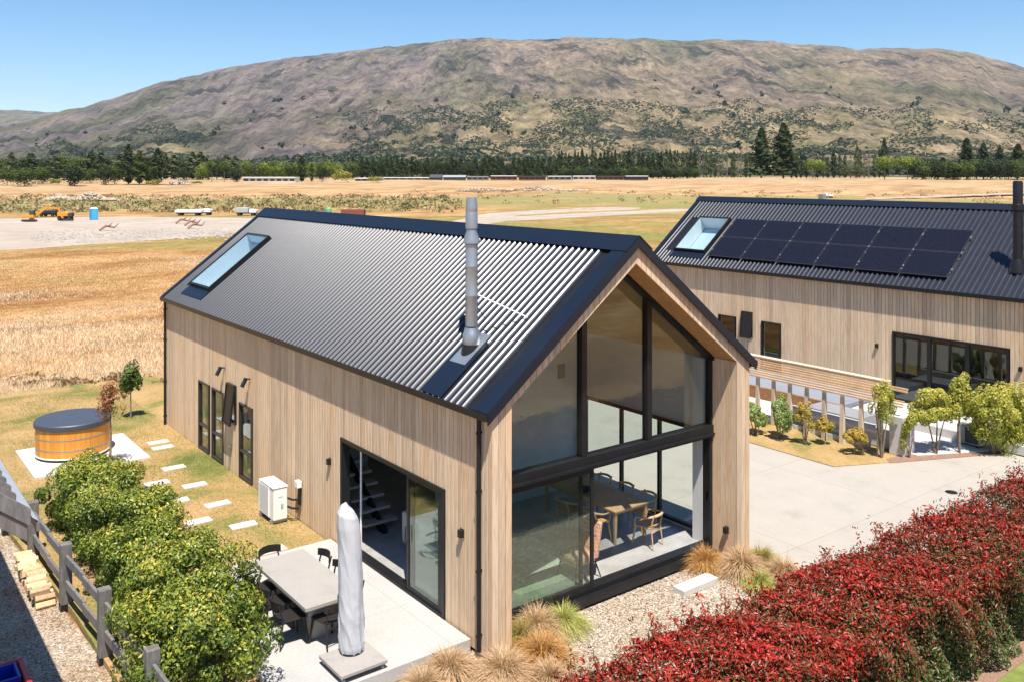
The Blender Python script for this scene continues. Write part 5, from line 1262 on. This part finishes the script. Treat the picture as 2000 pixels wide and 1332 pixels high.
# far buildings
m_red2 = plain('red brown cladding', (.20, .10, .075), .8); m_gry = plain('grey cladding', (.30, .30, .30), .7); m_drk = plain('dark roof', (.06, .06, .065), .6)
def farb(pa, pb, row, h, mat, roofm, lb, D=None, pitched=0, nwin=6):
    D = D or depth_for_row(row); x0_, y0_ = AT(pa, D); x1_, y1_ = AT(pb, D); z0 = float(groundz(D))
    t = thing('long_low_building', lb, 'building', ((x0_+x1_)/2, (y0_+y1_)/2, z0-.2)); a = Vector((x0_, y0_, 0)); b = Vector((x1_, y1_, 0)); f = Vector((FWD[0], FWD[1], 0))
    L_ = (b-a).length; h *= .85
    obj('wall', MB().bar(a+f*4+Vector((0, 0, z0+h/2-.1)), b+f*4+Vector((0, 0, z0+h/2-.1)), 8, h), mat, t)
    if pitched:
        mb = MB(); u = (b-a).normalized(); e = .4
        P = [a-u*e-f*.4, b+u*e-f*.4, b+u*e+f*8.4, a-u*e+f*8.4]; zz1 = z0+h-.08
        r0, r1 = a-u*e+f*4, b+u*e+f*4
        mb.add([(p.x, p.y, zz1) for p in P]+[(r0.x, r0.y, zz1+pitched), (r1.x, r1.y, zz1+pitched)], [(0, 1, 5, 4), (2, 3, 4, 5), (0, 4, 3), (1, 2, 5), (3, 2, 1, 0)]); obj('roof', mb, roofm, t)
    else: obj('roof', MB().bar(a+f*3.8+Vector((0, 0, z0+h+.05)), b+f*3.8+Vector((0, 0, z0+h+.05)), 9, .3), roofm, t)
    for i in range(nwin):
        c = a+(b-a)*((i+.5)/nwin); u = (b-a).normalized()*(L_/nwin*.32)
        obj('window', MB().bar(c-u+f*-.03+Vector((0, 0, z0+h*.5)), c+u+f*-.03+Vector((0, 0, z0+h*.5)), .06, h*.4), m_dark, t)
BD = 455
farb(474, 577, 0, 2.6, m_white, m_whitep, 'long white roofed building at the left tree line', D=400, nwin=8)
farb(693, 745, 0, 1.6, m_gry, m_whitep, 'low pale shed left of the dark gabled house', D=430, nwin=4)
farb(750, 838, 0, 1.5, m_gry, m_whitep, 'long thin pale building between the yellow bush and the dark gabled house', D=455, nwin=6)
farb(840, 862, 0, 1.6, m_drk, m_drk, 'small dark gabled house left of the far building row', D=BD, pitched=1.6, nwin=2)
farb(866, 908, 0, 1.9, m_drk, m_gry, 'grey roofed building in the far row next to the dark gabled house', D=BD, pitched=1.0, nwin=3)
farb(912, 954, 0, 2.1, m_gry, m_gry, 'grey flat roofed building left of the white and red one', D=BD, nwin=4)
farb(958, 1010, 0, 2.5, m_red2, m_whitep, 'red walled far building under a white roof', D=BD, nwin=5)
farb(1013, 1066, 0, 2.3, m_red2, m_drk, 'dark roofed red building in the middle of the far row', D=BD, nwin=5)
farb(1070, 1116, 0, 2.3, m_gry, m_whitep, 'grey walled far building under a white roof', D=BD, nwin=4)
farb(1119, 1163, 0, 2.4, m_white, m_whitep, 'white walled far building in the right half of the row', D=BD, nwin=4)
farb(1167, 1218, 0, 2.3, m_red2, m_drk, 'dark roofed far building second from the right of the row', D=BD, nwin=5)
farb(1222, 1266, 0, 2.4, m_drk, m_whitep, 'rightmost building of the far row, dark walls and white roof', D=BD, nwin=4)

# ------------------------------------------------------------------ trees of the plain
tr = np.random.default_rng(77)
m_con = leafmat('dark conifer foliage', [(0, (.012, .022, .010)), (.5, (.030, .050, .018)), (1, (.07, .09, .03))], .7, .15, .2)
m_dec = leafmat('green broadleaf foliage', [(0, (.025, .045, .012)), (.5, (.06, .095, .022)), (1, (.15, .18, .04))], .7, .25, .2)
m_popl = leafmat('grey-green poplar foliage', [(0, (.04, .055, .025)), (.5, (.085, .11, .045)), (1, (.16, .18, .08))], .7, .2, .2)
m_yel = leafmat('yellow-green willow foliage', [(0, (.10, .11, .02)), (.5, (.25, .25, .05)), (1, (.38, .34, .09))], .7, .25, .2)
m_bright = leafmat('bright green foliage', [(0, (.05, .08, .015)), (.5, (.15, .20, .03)), (1, (.28, .32, .06))], .7, .25, .2)
m_bare = leafmat('bare grey twigs', [(0, (.10, .09, .07)), (.5, (.18, .15, .12)), (1, (.26, .22, .17))], .8, .1, .1)
def crown_mesh(kind, seed, mat):
    """unit-height tree, base at origin"""
    r = np.random.default_rng(seed)
    if kind == 'conifer':
        n = 2600; h = r.uniform(0, 1, n)**.8; a = r.uniform(0, 2*PI, n); tiers = .75+.25*np.sin(h*42+3*np.sin(a*3+seed)); lump = .8+.3*np.sin(a*3+h*9+seed)
        rad = .21*(1-h)**.75*tiers*lump*np.sqrt(r.uniform(.25, 1, n))+.006; P = np.c_[np.cos(a)*rad, np.sin(a)*rad, .06+h*.94]; s = .050*(1-h*.5)
        Nn = np.c_[np.cos(a), np.sin(a), np.full(n, .5)]; R = .35+.4*r.uniform(0, 1, n)+.25*(rad/.2)
    elif kind in ('poplar', 'bare'):
        n = 1000 if kind == 'poplar' else 420; h = r.uniform(0, 1, n); a = r.uniform(0, 2*PI, n)
        w = np.interp(h, [0, .12, .35, .7, 1], [.03, .085, .115, .085, .01])*(.8+.4*np.sin(h*23+a*2+seed)); rad = w*np.sqrt(r.uniform(.2, 1, n)); P = np.c_[np.cos(a)*rad, np.sin(a)*rad, .05+h*.95]; s = np.full(n, .042 if kind == 'poplar' else .03)
        Nn = np.c_[np.cos(a), np.sin(a), np.full(n, .3)]; R = r.uniform(0, 1, n)
    elif kind == 'oval':
        P, Nn, off, qz = blob_points(2000, (0, 0, .46), (.38, .38, .50), 28, r, flip=False); P[:, 2] = abs(P[:, 2]); s = np.full(len(P), .055); R = np.clip(.45+.25*qz+off+r.normal(0, .18, len(P)), 0, 1)
    elif kind == 'bush':
        P, Nn, off, qz = blob_points(900, (0, 0, .5), (.85, .85, .5), 16, r); P[:, 2] = abs(P[:, 2]); s = np.full(len(P), .11); R = np.clip(.5+.25*qz+off+r.normal(0, .18, len(P)), 0, 1)
    else:
        P, Nn, off, qz = blob_points(1700, (0, 0, .66), (.52, .52, .34), 20, r); s = np.full(len(P), .06); R = np.clip(.5+.3*qz+off+r.normal(0, .16, len(P)), 0, 1)
    V, F = leaves(P, Nn, s, 1.4, .6, .1); return npmesh('crown', V, F, np.repeat(np.clip(R, 0, 1), 2), mat)
TM = {}
def tmesh(kind, matn, seed):
    key = (kind, matn.name, seed)
    if key not in TM: TM[key] = crown_mesh(kind, seed, matn)
    return TM[key]
trunkm = MB().tube([(0, 0, -.02), (0, 0, .3), (.005, 0, .75)], [.022, .016, .005], 6).mesh('trunk'); trunkm.materials.append(m_bark)
def tree(name, lb, px, base, top, kind, mat, wid=None, group=None, D=None, seed=None, hpx=None):
    D = D or depth_for_row(base); x, y = AT(px, D); z = float(groundz(D)); h = (base-top)*D/1761.
    t = thing(name, lb, 'tree', (x, y, z-.1), group)
    sd_ = seed if seed is not None else int(tr.integers(0, 3))
    me = tmesh(kind, mat, sd_); k0 = {'conifer': .30, 'poplar': .24, 'bare': .24, 'oval': .72, 'bush': 1.9, 'round': 1.1}[kind]
    sx = h if wid is None else wid*D/1761./k0
    c_ = obj('crown', me, None, t, local=True); c_.scale = (sx, sx, h); c_.rotation_euler = (0, 0, tr.uniform(0, 6.28))
    if kind != 'bush':
        k_ = obj('trunk', trunkm, None, t, local=True); k_.scale = (h*.9, h*.9, h)
    return t
LG = 'trees along the left side of the plain'
L = [('broadleaf_tree', 'dark bushy tree at the far left edge of the plain', 14, 362, 325, 'oval', m_dec, 40), ('broadleaf_tree', 'dark bushy tree just right of the leftmost one', 48, 366, 322, 'oval', m_dec, 48),
 ('broadleaf_tree', 'tree in the left belt directly above the excavator arm', 82, 360, 322, 'oval', m_dec, 38), ('broadleaf_tree', 'dark rounded tree standing forward above the blue toilet, left side', 146, 365, 312, 'oval', m_con, 46),
 ('broadleaf_tree', 'low tree between the dark rounded tree and the tall poplars', 176, 359, 330, 'oval', m_dec, 34), ('broadleaf_tree', 'dark upright tree left of the tall poplar pair', 206, 362, 315, 'oval', m_con, 30),
 ('broadleaf_tree', 'smaller tree touching the tall poplars on their left', 224, 361, 318, 'oval', m_dec, 26), ('poplar_tree', 'tallest poplar of the left plain', 251, 361, 283, 'poplar', m_con, 34), ('poplar_tree', 'broad poplar just right of the tallest left one', 272, 361, 294, 'poplar', m_dec, 36),
 ('poplar_tree', 'separate tall poplar right of the broad one', 308, 361, 290, 'poplar', m_con, 34), ('broadleaf_tree', 'low dark tree under the separate tall poplar', 290, 360, 318, 'oval', m_dec, 30),
 ('broadleaf_tree', 'small oval tree alone beside the pale spoil heap', 359, 357, 322, 'oval', m_con, 22), ('broadleaf_tree', 'tree behind the brown bare shrub left of the white roofed building', 396, 354, 316, 'oval', m_bright, 32),
 ('broadleaf_tree', 'left tree of the three with visible trunks by the white roofed building', 414, 357, 314, 'round', m_dec, 30), ('broadleaf_tree', 'middle tree of the three with visible trunks by the white roofed building', 438, 357, 314, 'round', m_dec, 28),
 ('broadleaf_tree', 'right tree of the three beside the white roofed building', 461, 357, 318, 'oval', m_con, 26), ('poplar_tree', 'dark forked poplar right of the white roofed building', 589, 356, 305, 'poplar', m_con, 30), ('broadleaf_tree', 'dark tree just right of the forked poplar', 629, 356, 322, 'oval', m_con, 24), ('poplar_tree', 'thin poplar between the forked poplar and the dark tree', 609, 355, 318, 'poplar', m_dec, 14),
 ('willow_bush', 'round yellow-green bush above the near ridge', 666, 357, 332, 'bush', m_yel, 54), ('willow_bush', 'low yellow-green bush right of the round one', 734, 357, 345, 'bush', m_yel, 44),
 ('willow_bush', 'yellow-green bush behind the pale spoil heap', 385, 361, 353, 'bush', m_yel, 30), ('willow_bush', 'brownish low bush left of the pale spoil heap', 300, 362, 351, 'bush', m_yel, 36), ('willow_bush', 'pale green bush between the leftmost trees', 108, 362, 348, 'bush', m_bright, 30)]
for nm, lb, px_, b_, t_, kd, mt, wd in L: tree(nm, lb, px_, b_, t_, kd, mt, wd, None)
# belts (alike trees share a label)
def belt(pa, pb, step, base, top, kinds, name, lb, group, wid, D=None, jt=5):
    px_ = pa; i = 0
    while px_ < pb:
        kd, mt = kinds[int(tr.integers(0, len(kinds)))]
        tree(name, lb, px_+tr.uniform(-2, 2), base+tr.uniform(-1, 1), top+tr.uniform(-jt, jt*.6), kd, mt, wid*tr.uniform(.8, 1.3), group, D=(D*tr.uniform(.98, 1.02) if D else None)); px_ += step*tr.uniform(.8, 1.2)
belt(-30, 480, 17, 358, 308, [('oval', m_dec), ('oval', m_con), ('poplar', m_popl)], 'belt_tree', 'one of the alike bushy trees in the back row of the left tree belt', 'back row of the left tree belt', 34, D=470)
belt(480, 700, 15, 354, 318, [('oval', m_dec), ('oval', m_bright), ('oval', m_popl)], 'belt_tree', 'one of the alike small trees behind the white roofed building', 'small trees behind the white roofed building', 26, D=500)
belt(680, 1100, 9.5, 350, 310, [('conifer', m_con), ('poplar', m_con), ('oval', m_con)], 'shelter_belt_tree', 'one of the alike dark trees in the shelter belt above the far buildings, left half', 'dark shelter belt above the far buildings, left half', 18, D=540, jt=4)
belt(1090, 1362, 8, 350, 298, [('conifer', m_con), ('poplar', m_con), ('poplar', m_popl)], 'shelter_belt_tree', 'one of the alike taller dark trees in the shelter belt right of centre', 'taller dark shelter belt right of centre', 15, D=540, jt=6)
belt(1100, 1362, 14, 349, 326, [('oval', m_dec), ('oval', m_con)], 'belt_tree', 'one of the alike round trees at the foot of the tall shelter belt', 'round trees at the foot of the tall shelter belt', 20, D=520)
belt(1366, 1465, 7, 347, 296, [('bare', m_bare), ('bare', m_bare), ('poplar', m_popl)], 'slender_poplar', 'one of the slender grey poplars left of the two big conifers', 'slender grey poplars left of the big conifers', 9, D=560)
belt(1545, 1720, 10, 347, 300, [('poplar', m_popl), ('bare', m_bare), ('poplar', m_con)], 'slender_poplar', 'one of the slender poplars right of the two big conifers', 'slender poplars right of the big conifers', 13, D=560, jt=10)
belt(1790, 2040, 15, 351, 308, [('oval', m_con), ('oval', m_dec)], 'belt_tree', 'one of the alike dark bushy trees at the foot of the right-hand conifers', 'dark bushy trees under the right-hand conifers', 36, D=470)
for a_ in [('conifer_tree', 'left one of the two big dark conifers', 1487, 349, 250, 'conifer', m_con, 58), ('conifer_tree', 'right and taller one of the two big dark conifers', 1530, 349, 240, 'conifer', m_con, 66),
 ('broadleaf_tree', 'olive rounded tree right of the two big conifers', 1592, 350, 310, 'round', m_bright, 46), ('poplar_tree', 'tall slender poplar behind the rounded bush right of centre', 1674, 349, 282, 'poplar', m_popl, 14), ('willow_bush', 'grey green rounded bush between the poplars and the bright pair', 1666, 350, 320, 'bush', m_popl, 62),
 ('conifer_tree', 'narrow conifer rising behind the bright green trees', 1727, 349, 270, 'conifer', m_con, 26), ('broadleaf_tree', 'left one of the bright green round-headed trees', 1728, 352, 303, 'round', m_bright, 50), ('broadleaf_tree', 'right one of the bright green round-headed trees', 1772, 352, 304, 'round', m_bright, 58),
 ('conifer_tree', 'dark conifer nearest the bright green trees on their right', 1842, 350, 308, 'conifer', m_con, 44), ('conifer_tree', 'tallest conifer of the right-hand group', 1888, 350, 270, 'conifer', m_con, 46), ('conifer_tree', 'dark conifer just right of the tallest right-hand one', 1921, 350, 279, 'conifer', m_con, 40),
 ('conifer_tree', 'dark conifer second from the right edge', 1953, 350, 287, 'conifer', m_con, 38), ('conifer_tree', 'dark conifer at the right edge of the plain', 1988, 350, 282, 'conifer', m_con, 50)]:
    tree(*a_)

# ------------------------------------------------------------------ distant cover on the valley floor and slopes
def far_cover(name, n, tr_, pxr, size, mat, label, dens=None, tone=.4, squash=1.2, k_=10):
    out = []; rng = np.random.default_rng(len(name)+n)
    while len(out) < n:
        px_ = rng.uniform(*pxr); t = rng.uniform(*tr_)
        if dens and dens(px_, t) < rng.uniform(0, 1): continue
        D, z = hill_z(px_, t); x, y = AT(px_, D); out.append((x, y, D, t, px_))
    A = np.array(out); hill = bpy.data.objects['mountain']
    from mathutils.bvhtree import BVHTree
    global HB
    if 'HB' not in globals():
        HB = BVHTree.FromPolygons([v.co for v in hill.data.vertices], [p.vertices for p in hill.data.polygons])
    zs_ = []
    for x, y in A[:, :2]:
        hit = HB.ray_cast(Vector((x, y, 3000)), Vector((0, 0, -1))); zs_.append(hit[0].z if hit[0] else 0)
    n = len(A); s = rng.uniform(.55, 1.35, n)*size*np.sqrt(A[:, 2]/1500.)
    q = unit(rng.normal(0, 1, (n, k_, 3))); q[..., 2] = abs(q[..., 2])
    P = np.c_[A[:, :2], zs_][:, None]+q*s[:, None, None]*np.array([1, 1, squash])*rng.uniform(.5, 1, (n, k_, 1))
    V, F = leaves(P.reshape(-1, 3), q.reshape(-1, 3), np.repeat(s*1.15, k_), 1.3, .5)
    R = np.clip(np.repeat(rng.normal(tone, .2, n), k_)+rng.normal(0, .1, n*k_), 0, 1)
    o = obj(name, npmesh(name, V, F, np.repeat(R, 2), mat), None); tag(o, label, 'trees', kind='stuff')
m_farwood = leafmat('far valley trees', [(0, (.030, .046, .032)), (.5, (.055, .078, .045)), (1, (.12, .14, .06))], .8, .15, .1)
def dv(px_, t):
    v = fnoise(px_*.006, t*38, 1.7, 3)+.25; return max(0, min(1, v*2.2+(.5 if px_ < 780 else 0)))*(1.0 if px_ < 780 else .5)
far_cover('valley_trees', 13000, (.05, .40), (-150, 2150), 4.0, m_farwood, 'scattered tree belts on the valley floor before the mountain', dv)
def ds(px_, t):
    z_ = sstep(650, 760, px_)*(1-.5*sstep(1500, 1800, px_))+1.4*sstep(40, 160, px_)*(1-sstep(360, 430, px_))
    return z_*max(0, min(1, (fnoise(px_*.012, t*16, 4.1, 3)+.22)*2.2))
far_cover('hillside_shrubs', 20000, (.36, .68), (-100, 2150), 2.5, m_farwood, 'dark shrubs dotted over the lower mountain slopes', ds, .3, .8, 6)
far_cover('hillside_pines', 110, (.40, .78), (60, 2100), 6.0, m_con, 'isolated dark pines high on the mountain', None, .3, 1.7, 12)

# ------------------------------------------------------------------ air
def haze():
    k = bpy.data.materials.new('thin summer haze'); k.use_nodes = True; t = k.node_tree; t.nodes.remove(t.nodes['Principled BSDF'])
    v = t.nodes.new('ShaderNodeVolumePrincipled'); v.inputs['Color'].default_value = (.78, .86, 1, 1); v.inputs['Density'].default_value = HAZE
    v.inputs['Anisotropy'].default_value = .2
    t.links.new(v.outputs[0], t.nodes['Material Output'].inputs['Volume'])
    o = obj('haze', MB().box(-15500, 15500, -15500, 15500, -1.6, 1150), k, kind='stuff'); tag(o, 'thin pale blue haze over the plain and the mountain', 'haze')
HAZE = 2.9e-5
haze()
